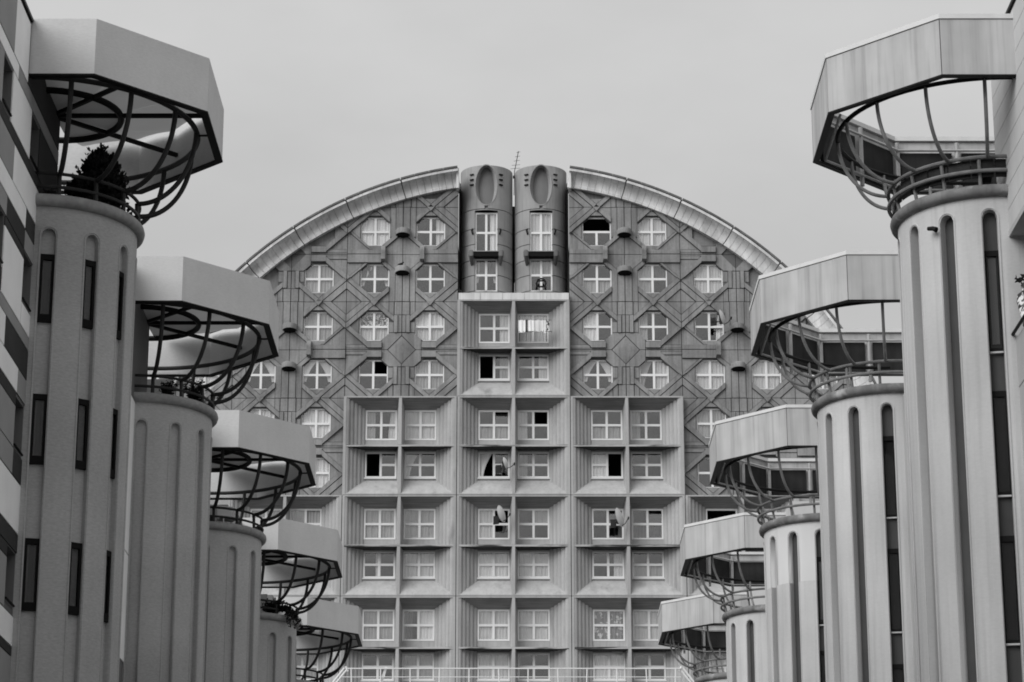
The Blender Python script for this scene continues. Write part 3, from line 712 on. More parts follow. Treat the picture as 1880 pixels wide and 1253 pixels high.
def tower(side, idx, cx, cy, label):
    """side 'l' or 'r'; root at ground, local z is height above the ground"""
    s = 1 if side == 'l' else -1
    t = thing('round_tower', label, 'tower', (cx, cy, GZ), 0, 'round stair towers lining the left side of the street' if side == 'l' else 'round stair towers lining the right side of the street')
    Rr = 1.6; zt = (15.22 if side == 'l' else 15.40)-GZ
    key = (side, idx == 0 and side == 'l')
    base = R(12.4) if side == 'l' and idx == 0 else R(9.5) if side == 'l' else R(10.2)
    step = R(28) if side == 'l' else R(27.2)
    fl = [base+step*k for k in range(-1, 7)]
    ftop = zt-.50 if side == 'l' else zt-.33
    wd, dep = (.25, .10) if side == 'l' else (.26, .17)
    P = 'left_' if side == 'l' else 'right_'
    def cached(k, fn, m):
        kk = (key, k)
        if kk not in TC: TC[kk] = fn().mesh(k if isinstance(k, str) else k[0], m)
        return TC[kk]
    if side == 'r' and idx == 2:
        zs_ = 13.72-GZ
        obj('tower_shaft', shaft_mesh(Rr, 0, zs_, fl, wd, ftop, dep, s), 'right_plaster', t); o_ = obj('repainted_shaft', shaft_mesh(Rr, zs_, zt, fl, wd, ftop, dep, s), 'right_repaint', t); o_['label'] = 'lighter repainted top of the shaft'
    else: link('tower_shaft', cached('tower_shaft', lambda: shaft_mesh(Rr, 0, zt, fl, wd, ftop, dep, s), P+'plaster'), t)
    for k, a in enumerate(fl):
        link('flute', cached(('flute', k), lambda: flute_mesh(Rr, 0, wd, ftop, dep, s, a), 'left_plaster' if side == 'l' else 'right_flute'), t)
        if side == 'l': link('flute_bead', cached(('flute_bead', k), lambda: flute_moulding(Rr, 0, wd+.03, ftop+.02, s, a), P+'plaster'), t)
        else: link('flute_bead', cached(('flute_bead', k), lambda: flute_moulding(Rr, 0, wd+.02, ftop+.015, s, a), P+'plaster'), t)
    # slit windows
    if side == 'l': wl = [(k, 14.27-j*2.475, 1.21) for k in ((1, 2, 3, 4) if idx == 0 else (4,)) for j in range(6)]
    else: wl = [(1, 14.36-j*2.49, 1.80) for j in range(6)]
    for k, z1, h in wl:
        a = fl[k]; ww = wd-.012; r = Rr-dep
        z1 -= GZ
        m1 = ('slit_frame', side); 
        if m1 not in TC:
            mb = MB(); f_ = .045 if side == 'l' else .03
            mb.box(-ww/2, -ww/2+f_, -.05, .02, -h, 0); mb.box(ww/2-f_, ww/2, -.05, .02, -h, 0); mb.box(-ww/2+f_, ww/2-f_, -.05, .02, -.10, 0); mb.box(-ww/2+f_, ww/2-f_, -.05, .02, -h, -h+(.14 if side == 'l' else .06))
            mb.box(-ww/2+f_, ww/2-f_, .005, .015, -h+.06, -.1)
            TC[m1] = mb.mesh('slit_window', 'joint_black')
            mb = MB(); mb.box(-ww/2+f_, ww/2-f_, -.02, -.012, -h+(.14 if side == 'l' else .06), -.10); TC[('pane', side)] = mb.mesh('slit_pane', 'slit_glass')
            mb = MB(); mb.box(-ww/2+f_+.03, ww/2-f_-.03, -.008, -.002, -h+.14, -.12); TC[('blind', side)] = mb.mesh('slit_blind', 'tile_mid')
            mb = MB(); mb.box(-ww/2+.01, ww/2-.01, -.07, .0, -h-.03, -h); TC[('sill', side)] = mb.mesh('slit_sill', 'right_plaster')
        wdw = link('slit_window', TC[m1], t, (s*r*math.sin(a), -r*math.cos(a), z1), rz=s*a)
        link('slit_pane', TC[('pane', side)], wdw)
        if (side == 'l' and k == 1) or (side == 'r' and idx == 0 and abs(z1+GZ-14.36) < .1) or (side == 'r' and idx == 2 and z1+GZ > 14): link('slit_blind', TC[('blind', side)], wdw)
        if side == 'r': link('slit_sill', TC[('sill', side)], wdw)
    # rim, floor
    mb = MB(); mb.tube(arc_pts(Rr+.02, zt, R(-40), R(220), 60, s), .112, 12)
    link('rim', cached('rim', lambda: mb, P+'rim'), t)
    def floor():
        f = MB(); p = arc_pts(Rr, zt+.02, 0, 2*math.pi, 48, 1)[:-1]; f.face(p if True else p[::-1]); return f
    link('balcony_floor', cached('balcony_floor', floor, 'roof_felt'), t)
    # guard rails
    rr = 1.62 if side == 'l' else 1.74
    rh = (.25, .49) if side == 'l' else (.33, .58)
    pr = .032 if side == 'l' else .036
    for h in rh:
        link('handrail', cached(('handrail', h), lambda: (lambda m_: (m_.tube(arc_pts(rr, zt+h, R(-20), R(205), 50, s), pr, 8), m_)[1])(MB()), P+'pipe'), t)
    ra = [R(17+24*k) for k in range(7)] if side == 'l' else [R(9.5+22.5*k) for k in range(8)]
    for k, a in enumerate(ra):
        def post():
            m_ = MB(); a2 = a+R(5)*(0 if side == 'l' else 1); x, y = s*rr*math.sin(a2), -rr*math.cos(a2); q = .05 if side == 'l' else .04
            m_.tube([(x/rr*1.61, y/rr*1.61, zt+.08), (x/rr*(rr-.03), y/rr*(rr-.03), zt+rh[1])], q*.8, 8); return m_
        link('rail_post', cached(('rail_post', k), post, P+'pipe'), t)
        def rib():
            m_ = MB(); r0, z0, r1, z1 = 2.6, 17.08-GZ, rr, zt+rh[1]; pts = []
            for i in range(19):
                q = math.pi/2*i/18; r = r1+(r0-r1)*math.cos(q); z = z0-(z0-z1)*math.sin(q); pts.append((s*r*math.sin(a), -r*math.cos(a), z))
            m_.tube(pts, .046 if side == 'l' else .034, 8); return m_
        link('canopy_rib', cached(('canopy_rib', k), rib, P+'pipe'), t)
    link('canopy_ring', cached('canopy_ring', lambda: (lambda m_: (m_.tube(arc_pts(2.6, 17.08-GZ, R(-10), R(190), 48, s), .05 if side == 'l' else .042, 8), m_)[1])(MB()), P+'pipe' if side == 'l' else 'dark_metal'), t)
    # octagonal fascia
    ap = 2.93; hs = ap*math.tan(math.pi/8)
    wx = .08 if side == 'l' else -.06
    V = [(-wx if side == 'l' else 0.0, -ap), (hs, -ap), (ap, -hs), (ap, hs), (hs, ap), (-hs, ap)]
    V[0] = ((.10), -ap) if side == 'l' else (-.06, -ap)
    zb, zc = 17.0-GZ, 18.0-GZ; th = .12 if side == 'l' else .07
    k_ = (ap-th)/ap
    for i in range(5):
        def panel(i=i, mat_in=False):
            m_ = MB(); p, q = V[i], V[i+1]
            d = Vector((q[0]-p[0], q[1]-p[1])).normalized()*.008
            pi_, qi = (p[0]*k_, p[1]*k_), (q[0]*k_, q[1]*k_)
            if i == 0: pi_ = (p[0], p[1]*k_)
            if i == 4: qi = (q[0], q[1]*k_)
            if side == 'r': p, q = (p[0]+d.x, p[1]+d.y), (q[0]-d.x, q[1]-d.y)
            o_ = [(p, zb), (q, zb), (q, zc), (p, zc)]; i_ = [(pi_, zb), (qi, zb), (qi, zc), (pi_, zc)]
            X = lambda c: (s*c[0][0], c[0][1], c[1])
            A = [X(c) for c in o_]; B = [X(c) for c in i_]
            fs = [A, B[::-1], [A[3], A[2], B[2], B[3]], [A[0], B[0], B[1], A[1]], [A[0], A[3], B[3], B[0]], [A[1], B[1], B[2], A[2]]]
            for f in fs: m_.face(f if s > 0 else f[::-1])
            return m_
        link('canopy_panel', cached(('canopy_panel', i), panel, P+'fascia'), t)
        def flange(i=i):
            m_ = MB(); w0, w1 = (1.004, .957) if side == 'l' else (1.002, .965); p, q = V[i], V[i+1]
            z0, z1 = zb-.032, zb-.003
            pts = [(p[0]*w0, p[1]*w0), (q[0]*w0, q[1]*w0), (q[0]*w1, q[1]*w1), (p[0]*w1, p[1]*w1)]
            if i == 0: pts[0] = (p[0], p[1]*w0); pts[3] = (p[0], p[1]*w1)
            lo = [(s*x, y, z0) for x, y in pts]; hi = [(s*x, y, z1) for x, y in pts]
            for f in [lo[::-1], hi]+[[lo[j], lo[(j+1) % 4], hi[(j+1) % 4], hi[j]] for j in range(4)]: m_.face(f if s > 0 else f[::-1])
            return m_
        link('bottom_flange', cached(('bottom_flange', i), flange, 'left_soffit_metal' if side == 'l' else 'dark_metal'), t)
        if side == 'r':
            def cope(i=i):
                m_ = MB(); p, q = V[i], V[i+1]; w0, w1 = 1.006, .955
                pts = [(p[0]*w0, p[1]*w0), (q[0]*w0, q[1]*w0), (q[0]*w1, q[1]*w1), (p[0]*w1, p[1]*w1)]
                if i == 0: pts[0] = (p[0], p[1]*w0); pts[3] = (p[0], p[1]*w1)
                lo = [(s*x, y, zc+.015) for x, y in pts]; hi = [(s*x, y, zc+.10) for x, y in pts]
                for f in [lo[::-1], hi]+[[lo[j], lo[(j+1) % 4], hi[(j+1) % 4], hi[j]] for j in range(4)]: m_.face(f if s > 0 else f[::-1])
                return m_
            link('coping', cached(('coping', i), cope, 'right_coping'), t)
            # dark lining boards and pale posts on the inner face
            p, q = V[i], V[i+1]; L = math.hypot(q[0]-p[0], q[1]-p[1]); nb = 2 if L > 2 else 1
            for j in range(nb):
                def lining(j=j, i=i):
                    m_ = MB(); f0, f1 = (j/nb+.04, (j+1)/nb-.04) if i > 2 else (j/nb+.004, (j+1)/nb-.004); kk = .955
                    a_, b_ = [((p[0]+(q[0]-p[0])*f)*kk, (p[1]+(q[1]-p[1])*f)*kk) for f in (f0, f1)]
                    kk2 = .972; c_, d_ = (a_[0]*kk2/kk, a_[1]*kk2/kk), (b_[0]*kk2/kk, b_[1]*kk2/kk)
                    z0, z1 = zb+.02, zc-(.24 if i > 2 else .01)
                    X = lambda c, z: (s*c[0], c[1], z)
                    A = [X(a_, z0), X(b_, z0), X(b_, z1), X(a_, z1)]; B = [X(c_, z0), X(d_, z0), X(d_, z1), X(c_, z1)]
                    for f in (A[::-1], [A[3], A[2], B[2], B[3]], [A[0], B[0], B[1], A[1]], [A[0], A[3], B[3], B[0]], [A[1], B[1], B[2], A[2]]): m_.face(f if s > 0 else f[::-1])
                    return m_
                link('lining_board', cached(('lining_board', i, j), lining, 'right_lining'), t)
                def ppost(j=j, i=i):
                    m_ = MB(); f = j/nb+.0; c = ((p[0]+(q[0]-p[0])*f)*.935, (p[1]+(q[1]-p[1])*f)*.935)
                    m_.tube([(s*c[0], c[1], zb-.22), (s*c[0], c[1], zc-.06)], .045, 6); return m_
                if i > 3 or (i == 3 and j > 0): link('canopy_post', cached(('canopy_post', i, j), ppost, 'right_post'), t)
    if side == 'r':
        for nm, z in (('lining_rail', zb-.02), ('lining_rail', zc-.22)):
            link(nm, cached((nm, z), lambda: (lambda m_: (m_.tube([(s*x*.925, y*.925, z) for x, y in V[2:]], .026, 6), m_)[1])(MB()), 'right_post'), t)
    else:                                                          # spider of beams and an inner ring
        zb2 = 17.40-GZ
        link('inner_ring', cached('inner_ring', lambda: (lambda m_: (m_.tube(arc_pts(1.22, zb2, R(-5), R(185), 36, s), .062, 8), m_)[1])(MB()), 'left_soffit_metal'), t)
        for k, a in enumerate((45, 90, 135)):
            e = (2.86*math.sin(R(a)), -2.86*math.cos(R(a)))
            def beam(e=e):
                m_ = MB(); d = Vector((e[0], e[1], 0)).normalized(); n_ = Vector((-d.y, d.x, 0))*.035; p = d*.0; q = Vector((e[0], e[1], 0))
                pts = [p-n_, p+n_, q+n_, q-n_]; lo = [(s*v.x, v.y, zb2-.035) for v in pts]; hi = [(s*v.x, v.y, zb2+.035) for v in pts]
                for f in [lo[::-1], hi]+[[lo[j], lo[(j+1) % 4], hi[(j+1) % 4], hi[j]] for j in range(4)]: m_.face(f)
                return m_
            link('roof_beam', cached(('roof_beam', k), beam, 'left_soffit_metal'), t)
        ro = lambda q: (2.70*math.sin(q)/max(abs(math.sin(q)), abs(math.cos(q)), abs(math.sin(q)+math.cos(q))*.7071, abs(math.sin(q)-math.cos(q))*.7071), -2.70*math.cos(q)/max(abs(math.sin(q)), abs(math.cos(q)), abs(math.sin(q)+math.cos(q))*.7071, abs(math.sin(q)-math.cos(q))*.7071))
        for k, (a0, a1) in enumerate(((2, 44.95), (45.05, 89.95), (90.05, 134.95), (135.05, 178))):
            for nm, mm, rr0, full in (('roof_sheet', 'roof_membrane', 1.23, True), ('roof_disc_sheet', 'roof_membrane_dark', .02, False)):
                def sheet(a0=a0, a1=a1, rr0=rr0, full=full):
                    m_ = MB(); n_ = 8; z = zb2+.05+(.0 if full else .01)
                    for j in range(n_):
                        p_, q_ = R(a0+(a1-a0)*j/n_), R(a0+(a1-a0)*(j+1)/n_)
                        o1, o2 = (ro(p_), ro(q_)) if full else ((1.24*math.sin(p_), -1.24*math.cos(p_)), (1.24*math.sin(q_), -1.24*math.cos(q_)))
                        dd = lambda u: .0 if not full else .13*abs(math.sin((u-a0)/(a1-a0)*math.pi))
                        m_.face([(s*rr0*math.sin(p_), -rr0*math.cos(p_), z), (s*rr0*math.sin(q_), -rr0*math.cos(q_), z), (s*o2[0], o2[1], z+(.40+dd(a0+(a1-a0)*(j+1)/n_) if full else 0)), (s*o1[0], o1[1], z+(.40+dd(a0+(a1-a0)*j/n_) if full else 0))])
                    return m_
                link(nm, cached((nm, k), sheet, mm), t)
        link('tie_rod', cached('tie_rod', lambda: (lambda m_: (m_.tube([(2.6*s, -.0, zb+.02), (2.86*s, 0, zb+.02)], .02, 6), m_)[1])(MB()), 'left_soffit_metal'), t)
    return t
LX = lambda y: -8.28-(y-43.8)*.0047
RX = lambda y: 8.43-(y-43.8)*.0036
LY = [43.8+12.62*k for k in range(5)]; RY = [43.83+12.52*k for k in range(5)]
LL = ['nearest grey fluted tower on the left, a dark conifer behind its balcony rail', 'grey fluted tower second from the left edge, small leafy plants along its balcony rail',
      'grey fluted tower third from the left edge, white chair and pots on its balcony', 'grey fluted tower fourth from the left edge, dark plant spilling over its rim', 'farthest grey tower of the left row, only canopy and railing in view']
RL = ['nearest pale fluted tower on the right, dark boards behind its balcony rail', 'pale fluted tower second from the right edge, open two pipe balcony rail',
      'pale fluted tower third from the right edge, light stains on its rim', 'pale fluted tower fourth from the right edge, small slim canopy', 'farthest pale tower of the right row, standing next to the white railing']
TL = [tower('l', i, LX(y), y, LL[i]) for i, y in enumerate(LY)]
TR = [tower('r', i, RX(y), y, RL[i]) for i, y in enumerate(RY)]
# boarded screen behind the rails of the nearest right tower
for k in range(9):
    a0, a1 = R(-8+14*k), R(-8+14*(k+1)-.8); mb = MB(); r = 1.66; z0, z1 = 15.40-GZ+.24, 15.40-GZ+.56
    for j in range(3):
        p, q = a0+(a1-a0)*j/3, a0+(a1-a0)*(j+1)/3
        A = [(-r*math.sin(p), -r*math.cos(p)), (-r*math.sin(q), -r*math.cos(q))]; mb.face([(A[1][0], A[1][1], z0), (A[0][0], A[0][1], z0), (A[0][0], A[0][1], z1), (A[1][0], A[1][1], z1)])
        mb.face([(A[0][0]*.98, A[0][1]*.98, z0), (A[1][0]*.98, A[1][1]*.98, z0), (A[1][0]*.98, A[1][1]*.98, z1), (A[0][0]*.98, A[0][1]*.98, z1)])
    obj('screen_board', mb, 'right_lining', TR[0])

# ------------------------------------------------------------------ apartment rows behind the towers
def holed_wall(mb, x, y0, y1, z0, z1, holes, depth, inward):
    """wall in the plane X=x, with recesses reaching 'depth' behind it (inward = +1/-1 away from the street)"""
    ys = sorted(set([y0, y1]+[q for h in holes for q in h[:2]])); zs = sorted(set([z0, z1]+[q for h in holes for q in h[2:]]))
    for i in range(len(ys)-1):
        for j in range(len(zs)-1):
            a, b, c, d = ys[i], ys[i+1], zs[j], zs[j+1]
            if any(h[0] <= a and b <= h[1] and h[2] <= c and d <= h[3] for h in holes): continue
            f = [(x, a, c), (x, b, c), (x, b, d), (x, a, d)]; mb.face(f if inward < 0 else f[::-1])
    for (a, b, c, d) in holes:
        X = x+inward*depth
        fs = [[(x, a, c), (X, a, c), (X, b, c), (x, b, c)], [(x, a, d), (x, b, d), (X, b, d), (X, a, d)], [(x, a, c), (x, a, d), (X, a, d), (X, a, c)], [(x, b, c), (X, b, c), (X, b, d), (x, b, d)]]
        for f in fs: mb.face(f)
def row_building(side):
    s = -1 if side == 'l' else 1
    label = ('long apartment row at the left edge, wall of light, grey and dark panels' if side == 'l' else 'long pale apartment row at the right edge, diagonal looking tile joints and a recessed balcony')
    t = thing('apartment_row', label, 'building', ((LX if side == 'l' else RX)(43.8)+(.08 if side == 'l' else .05), 43.8, GZ), R(.27) if side == 'l' else R(.21))
    Yc = LY if side == 'l' else RY
    top = 17.93 if side == 'l' else 18.26
    T = lambda y: y-43.8
    low = 15.2-GZ
    if side == 'l':
        wins = [(ya, yb, za, zb) for (ya, yb) in ((38.82, 39.6), (41.38, 42.18)) for (za, zb) in ((15.66, 16.5), (13.15, 14.02), (10.64, 11.52), (8.10, 9.02), (5.6, 6.5))]
        wins2 = [(52.6, 53.45, za, zb) for (za, zb) in ((13.0, 14.3), (10.5, 11.7), (8.0, 9.2))]
    else:
        wins = [(37.6, 42.47, 11.9, 14.58)]; wins2 = []
    H = lambda hs: [(T(a), T(b), c-GZ, d-GZ) for a, b, c, d in hs]
    mb = MB(); e0 = T(44.1 if side == 'l' else 43.1)
    holed_wall(mb, 0, T(12), e0, 0, top-GZ, H(wins), .45 if side == 'l' else 1.5, s)
    mb.face([(0, e0, low), (s*11, e0, low), (s*11, e0, top-GZ), (0, e0, top-GZ)]); mb.face([(0, T(12), 0), (s*11, T(12), 0), (s*11, T(12), top-GZ), (0, T(12), top-GZ)])
    mb.face([(0, T(12), top-GZ), (s*11, T(12), top-GZ), (s*11, e0, top-GZ), (0, e0, top-GZ)])
    obj('front_wall', mb, 'wall_left' if side == 'l' else 'wall_right', t)
    mb = MB(); holed_wall(mb, 0, e0, T(101), 0, low, H(wins2), .45, s)
    mb.face([(0, e0, low), (s*11, e0, low), (s*11, T(101), low), (0, T(101), low)]); mb.face([(0, T(101), 0), (s*11, T(101), 0), (s*11, T(101), low), (0, T(101), low)])
    obj('row_wall', mb, 'wall_left' if side == 'l' else 'wall_right', t)
    for k, yc in enumerate(Yc[1:]):
        a, b = T(yc-4.2), T(yc+(.3 if side == 'l' else -2.7)); mb = MB(); mb.box(min(s*.0, s*9), max(s*.0, s*9), a, b, low, top-GZ-.1); obj('penthouse', mb, 'wall_left' if side == 'l' else 'tile_right', t)
        if side == 'l':
            mb = MB(); mb.box(-3.2, .45, T(yc+1.30), T(yc+1.42), low, 16.45-GZ); obj('terrace_screen', mb, 'left_plaster', t)
    # coping pipe along the roof edge
    mb = MB(); mb.box(min(-s*.05, s*.15), max(-s*.05, s*.15), T(12), T(41.45 if side == 'r' else 41.3), top-GZ, top-GZ+.06); obj('roof_edge', mb, 'dark_metal', t)
    x = -s*.02
    def tile(y0, y1, z0, z1, m):
        mb = MB(); mb.box(min(0, x), max(0, x), T(y0)+.006, T(y1)-.006, z0-GZ+.006, z1-GZ-.006); obj('wall_tile', mb, m, t)
    if side == 'l':
        l, m_, d = 'tile_light', 'tile_mid', 'tile_dark'
        tiles = [(36, 39.57, 16.82, 17.88, m_), (39.57, 40.84, 16.82, 17.88, l), (40.84, 44.05, 16.82, 17.88, d), (36, 40.03, 16.54, 16.80, l), (40.03, 44.05, 16.54, 16.80, m_),  # real dark top tile, extended to carry the canopy's shade in its colour
                 (39.63, 41.35, 15.64, 16.53, l), (42.2, 44.05, 15.64, 16.53, d), (36, 38.8, 15.64, 16.53, m_), (36, 44.05, 15.42, 15.63, d),
                 (36, 40.05, 14.78, 15.41, m_), (40.05, 42.7, 14.78, 15.41, l), (36, 41.34, 14.40, 14.77, l), (41.34, 42.7, 14.40, 14.77, d), (36, 39.7, 14.04, 14.39, m_), (39.7, 41.34, 14.04, 14.39, d), (41.34, 42.7, 14.04, 14.39, m_),
                 (36, 38.8, 12.75, 14.02, m_), (39.63, 41.36, 13.88, 14.03, d), (39.63, 41.36, 12.75, 13.87, l), (42.2, 42.7, 13.62, 14.03, d), (42.2, 42.7, 13.16, 13.61, l), (41.38, 42.7, 12.75, 13.14, l), (38.82, 39.6, 12.75, 13.14, d),
                 (36, 42.7, 12.52, 12.74, m_), (36, 40.13, 12.0, 12.51, l), (40.13, 42.72, 12.0, 12.51, d), (36, 41.42, 11.57, 11.99, l), (41.42, 42.74, 11.57, 11.99, m_),
                 (39.63, 41.36, 11.34, 11.56, d), (39.63, 41.36, 10.64, 11.33, m_), (42.2, 42.75, 11.22, 11.55, d), (42.2, 42.75, 10.64, 11.21, l), (36, 38.8, 10.64, 11.55, l),
                 (36, 41.40, 10.2, 10.63, m_), (41.40, 42.75, 10.2, 10.63, d), (36, 42.78, 9.36, 10.18, l), (36, 42.78, 9.04, 9.35, d), (36, 38.8, 8.12, 9.02, d), (39.63, 41.36, 8.82, 9.03, d), (39.63, 41.36, 8.0, 8.81, m_), (42.2, 42.78, 8.82, 9.03, d), (42.2, 42.78, 8.0, 8.81, m_),
                 (36, 42.8, 7.5, 7.98, l), (36, 42.8, 7.34, 7.49, d), (36, 42.8, 6.52, 7.33, m_), (36, 42.8, 4.9, 5.58, l),
                 (46, 52.58, 9.4, 15.1, l), (53.47, 55.2, 11.72, 15.1, l), (53.47, 55.2, 9.4, 11.7, l), (52.58, 53.47, 11.72, 12.98, l), (52.58, 53.47, 14.32, 15.1, d), (52.58, 53.47, 9.4, 10.48, l)]
        for k in range(1, 4):                                          # the same chequer in the bays between the farther towers
            y0, y1 = LY[k]+1.9, LY[k+1]-1.9; ym = (y0+y1)/2
            for j in range(3):
                z = 14.9-j*2.5
                for (a, b, c, d_, mm) in ((y0, ym, .0, .55, l), (ym, y1, .0, .55, d), (y0, ym-1.2, -.95, -.02, m_), (ym-1.2, y1, -.95, -.02, l), (y0, ym+.8, -1.9, -.97, d), (ym+.8, y1, -1.9, -.97, m_)): tiles.append((a, b, z+c-.6, min(z+d_-.6, 15.15), mm))
        for q in tiles: tile(*q)
        for (a, b, c, d_) in wins+wins2:
            mb = MB(); X0, X1 = -.42, -.36; a_, b_, c_, e_ = T(a), T(b), c-GZ, d_-GZ
            mb.box(X0, X1, a_, a_+.06, c_, e_); mb.box(X0, X1, b_-.06, b_, c_, e_); mb.box(X0, X1, a_+.06, b_-.06, c_, c_+.06); mb.box(X0, X1, a_+.06, b_-.06, e_-.06, e_)
            wo = obj('row_window', mb, 'frame_white', t)
            mb = MB(); mb.box(-.40, -.39, a_+.06, b_-.06, c_+.06, e_-.06); obj('row_pane', mb, 'slit_glass', wo)
            mb = MB(); mb.box(-.449, -.44, a_, b_, c_, e_); obj('room_shade', mb, 'cloth_mid', wo)
            mb = MB(); mb.tube([(.03, a_+.02, c_+.05), (.03, b_-.06, c_+.05)], .022, 6); obj('window_rail', mb, 'dark_metal', wo)
    else:
        z = 18.2; k = 0
        while z > 14.7:
            z0 = max(z-.395, 14.6); y = 36-(k % 2)*.6
            while y < 43.05:
                y1 = min(y+1.2, 43.06)
                if y1-y > .1: tile(y, y1, z0, z, 'tile_right')
                y = y1
            z = z0; k += 1
        # recessed balcony: side wall, back, parapet, soffit already from the wall recess
        mb = MB(); mb.box(1.45, 1.6, T(37.6), T(42.47), 11.9-GZ, 14.58-GZ); obj('loggia_back', mb, 'wall_right', t)
        mb = MB(); mb.box(-.01, .09, T(37.6), T(42.44), 11.9-GZ, 12.74-GZ); obj('loggia_parapet', mb, 'wall_right', t)
        mb = MB(); mb.tube([(-.06, T(37.6), 12.82-GZ), (-.06, T(42.40), 12.82-GZ), (-.06, T(42.42), 12.5-GZ), (.04, T(42.44), 12.5-GZ)], .03, 8); obj('loggia_handrail', mb, 'dark_metal', t)
        mb = MB(); mb.box(-.03, .02, T(37.6), T(42.46), 14.56-GZ, 14.66-GZ); obj('loggia_lintel', mb, 'wall_right', t)
    return t
AL = row_building('l'); AR = row_building('r')

# ------------------------------------------------------------------ low terrace block in front of the disc and its white railing
mb = MB(); mb.box(-9.2, 9.2, 121.5, 127.5, GZ, 19.42); o = obj('terrace_block', mb, 'coffer_concrete')
tag(o, 'low concrete terrace block in front of the round building, below the white railing', 'building')
rail = thing('guard_railing', 'white two pipe guard railing across the foot of the picture', 'railing', (0, 122, 19.42))
def rt(name, pts, r=.032):
    m_ = MB(); m_.tube(pts, r, 8); return obj(name, m_, 'rail_white', rail)
ztop_ = 20.64-19.42
rt('top_rail', [(-7.83, 0, ztop_), (7.85, 0, ztop_)], .030); rt('middle_rail', [(-8.05, 0, ztop_-.40), (7.85, 0, ztop_-.40)], .020); rt('lower_rail', [(-8.05, 0, ztop_-.80), (7.85, 0, ztop_-.80)], .020)
for k in range(12):
    x = -7.63+k*1.385; lean = (.05, 0, .02, -.02, 0, .06, 0, .04, -.05, .03, .05, -.04)[k]; rt('rail_post', [(x+lean, 0, 0), (x, 0, ztop_)], .030)
for s in (-1, 1):
    for q in (0, .26):
        rt('end_stay', [(s*(7.95-q*.5), .1, ztop_+.05-q*.25), (s*(8.75-q*.6), .1, ztop_-1.0)], .045)
    rt('end_rung', [(s*7.90, .1, ztop_+.12), (s*7.78, .1, ztop_-.12)], .05)
mb = MB(); mb.prism([(-.09, 0), (.09, 0), (.12, .75), (.03, .78)], -.02, .02, True)
tag(obj('leaning_board', mb, 'rail_white', loc=(-6.22, 122.1, 20.0), rot=(0, R(12), 0)), 'narrow white board leaning behind the left part of the white railing', 'board')

# ------------------------------------------------------------------ small things on the facade
def dish(loc, rz, label, tilt=12, r=.42, arm=1, dark=False):
    t = thing('satellite_dish', label, 'satellite dish', loc, rz, 'satellite dishes on the round building')
    mb = MB(); n = 24; rings = 6
    P = lambda i, j: (r*(i/rings)*math.cos(2*math.pi*j/n), .12*(i/rings)**2-.12, r*1.08*(i/rings)*math.sin(2*math.pi*j/n))
    for i in range(rings):
        for j in range(n):
            f = [P(i, j), P(i+1, j), P(i+1, j+1), P(i, j+1)] if i else [P(0, 0), P(1, j), P(1, j+1)]
            mb.face(f, True); mb.face([(p[0], p[1]+.014, p[2]) for p in f[::-1]], True)
    o = obj('reflector', mb, 'dish_white', t, rot=(R(-tilt), 0, 0))
    mb = MB(); mb.tube([(0, -.05, -r*1.0), (0, -.30, -r*.75), (0, -.46, -.12)], .02, 6); mb.tube([(0, -.46, -.16), (0, -.50, -.02)], .045, 8); obj('receiver_arm', mb, 'black_plastic', t)
    mb = MB(); mb.box(-.07, .07, .0, .16, -.34, .10); mb.tube([(0, .08, -.2), (.25*arm, .22, -.24), (.55*arm, .5, -.24)], .028, 8); mb.box(.42*arm-.03, .42*arm+.03, .3, .6, -.45, -.02); obj('wall_bracket', mb, 'black_plastic', t)
    return t
dish((-.62, D-.95, 30.05), R(62), 'white satellite dish in front of a black open window, middle stack third row', arm=.6)
dish((5.42, D-1.0, 29.85), R(64), 'large white satellite dish edge on at a closed window, right stack third row', arm=.5, r=.48)
dish((-.42, D-.95, 32.72), R(70), 'small dish with black mount on the sill of the middle stack, half open window', arm=.5, r=.30)
dish((10.93, D-.75, 40.62), R(68), 'satellite dish mounted beside an octagon window high on the right', arm=-.4, r=.40)
# laundry and airer at the top window of the middle stack
t = thing('laundry_airer', 'window airer with pale clothes and a dark strip hanging outside the top middle window', 'laundry', (1.03, D-.62, 39.9))
mb = MB()
for z in (.62, .0): mb.tube([(-.8, 0, z), (.95, 0, z)], .014, 6)
for x in (-.8, .95): mb.tube([(x, 0, 0), (x, .5, .1)], .014, 6)
obj('airer_rods', mb, 'dark_metal', t)
for x0, x1, z0, m in ((-.78, -.42, -.06, 'cloth_white'), (-.40, -.30, -.05, 'cloth_dark'), (-.28, 0.02, .0, 'cloth_white'), (.06, .52, -.02, 'cloth_light'), (.54, .66, -.1, 'cloth_white'), (.68, .84, .02, 'cloth_checks')):
    mb = MB(); n = 6
    for i in range(n):
        a, b = x0+(x1-x0)*i/n, x0+(x1-x0)*(i+1)/n; ya, yb = .02*math.sin(i*1.7), .02*math.sin((i+1)*1.7)
        mb.face([(a, ya-.02, z0), (b, yb-.02, z0+random.uniform(-.03, .03)), (b, yb-.02, .62), (a, ya-.02, .62)], True)
        mb.face([(a, ya+.0, z0), (a, ya, .62), (b, yb, .62), (b, yb, z0)], True)
    obj('hanging_cloth', mb, m, t)
# cloth blinds hung outside the dark octagon window and the shawl on the right bottom window
mb = MB()
pts = [(0, 0), (.62, -.02), (.60, -.34), (.50, -.40), (.05, -.30)]
mb.prism(pts, -.02, .0, True); tag(obj('grey_cloth', mb, 'cloth_mid', loc=(4.95, D-.02+FY+DEP-.08, 26.45-3.05)), 'grey cloth flap hanging slanted over the upper pane of a right stack bottom window', 'cloth')
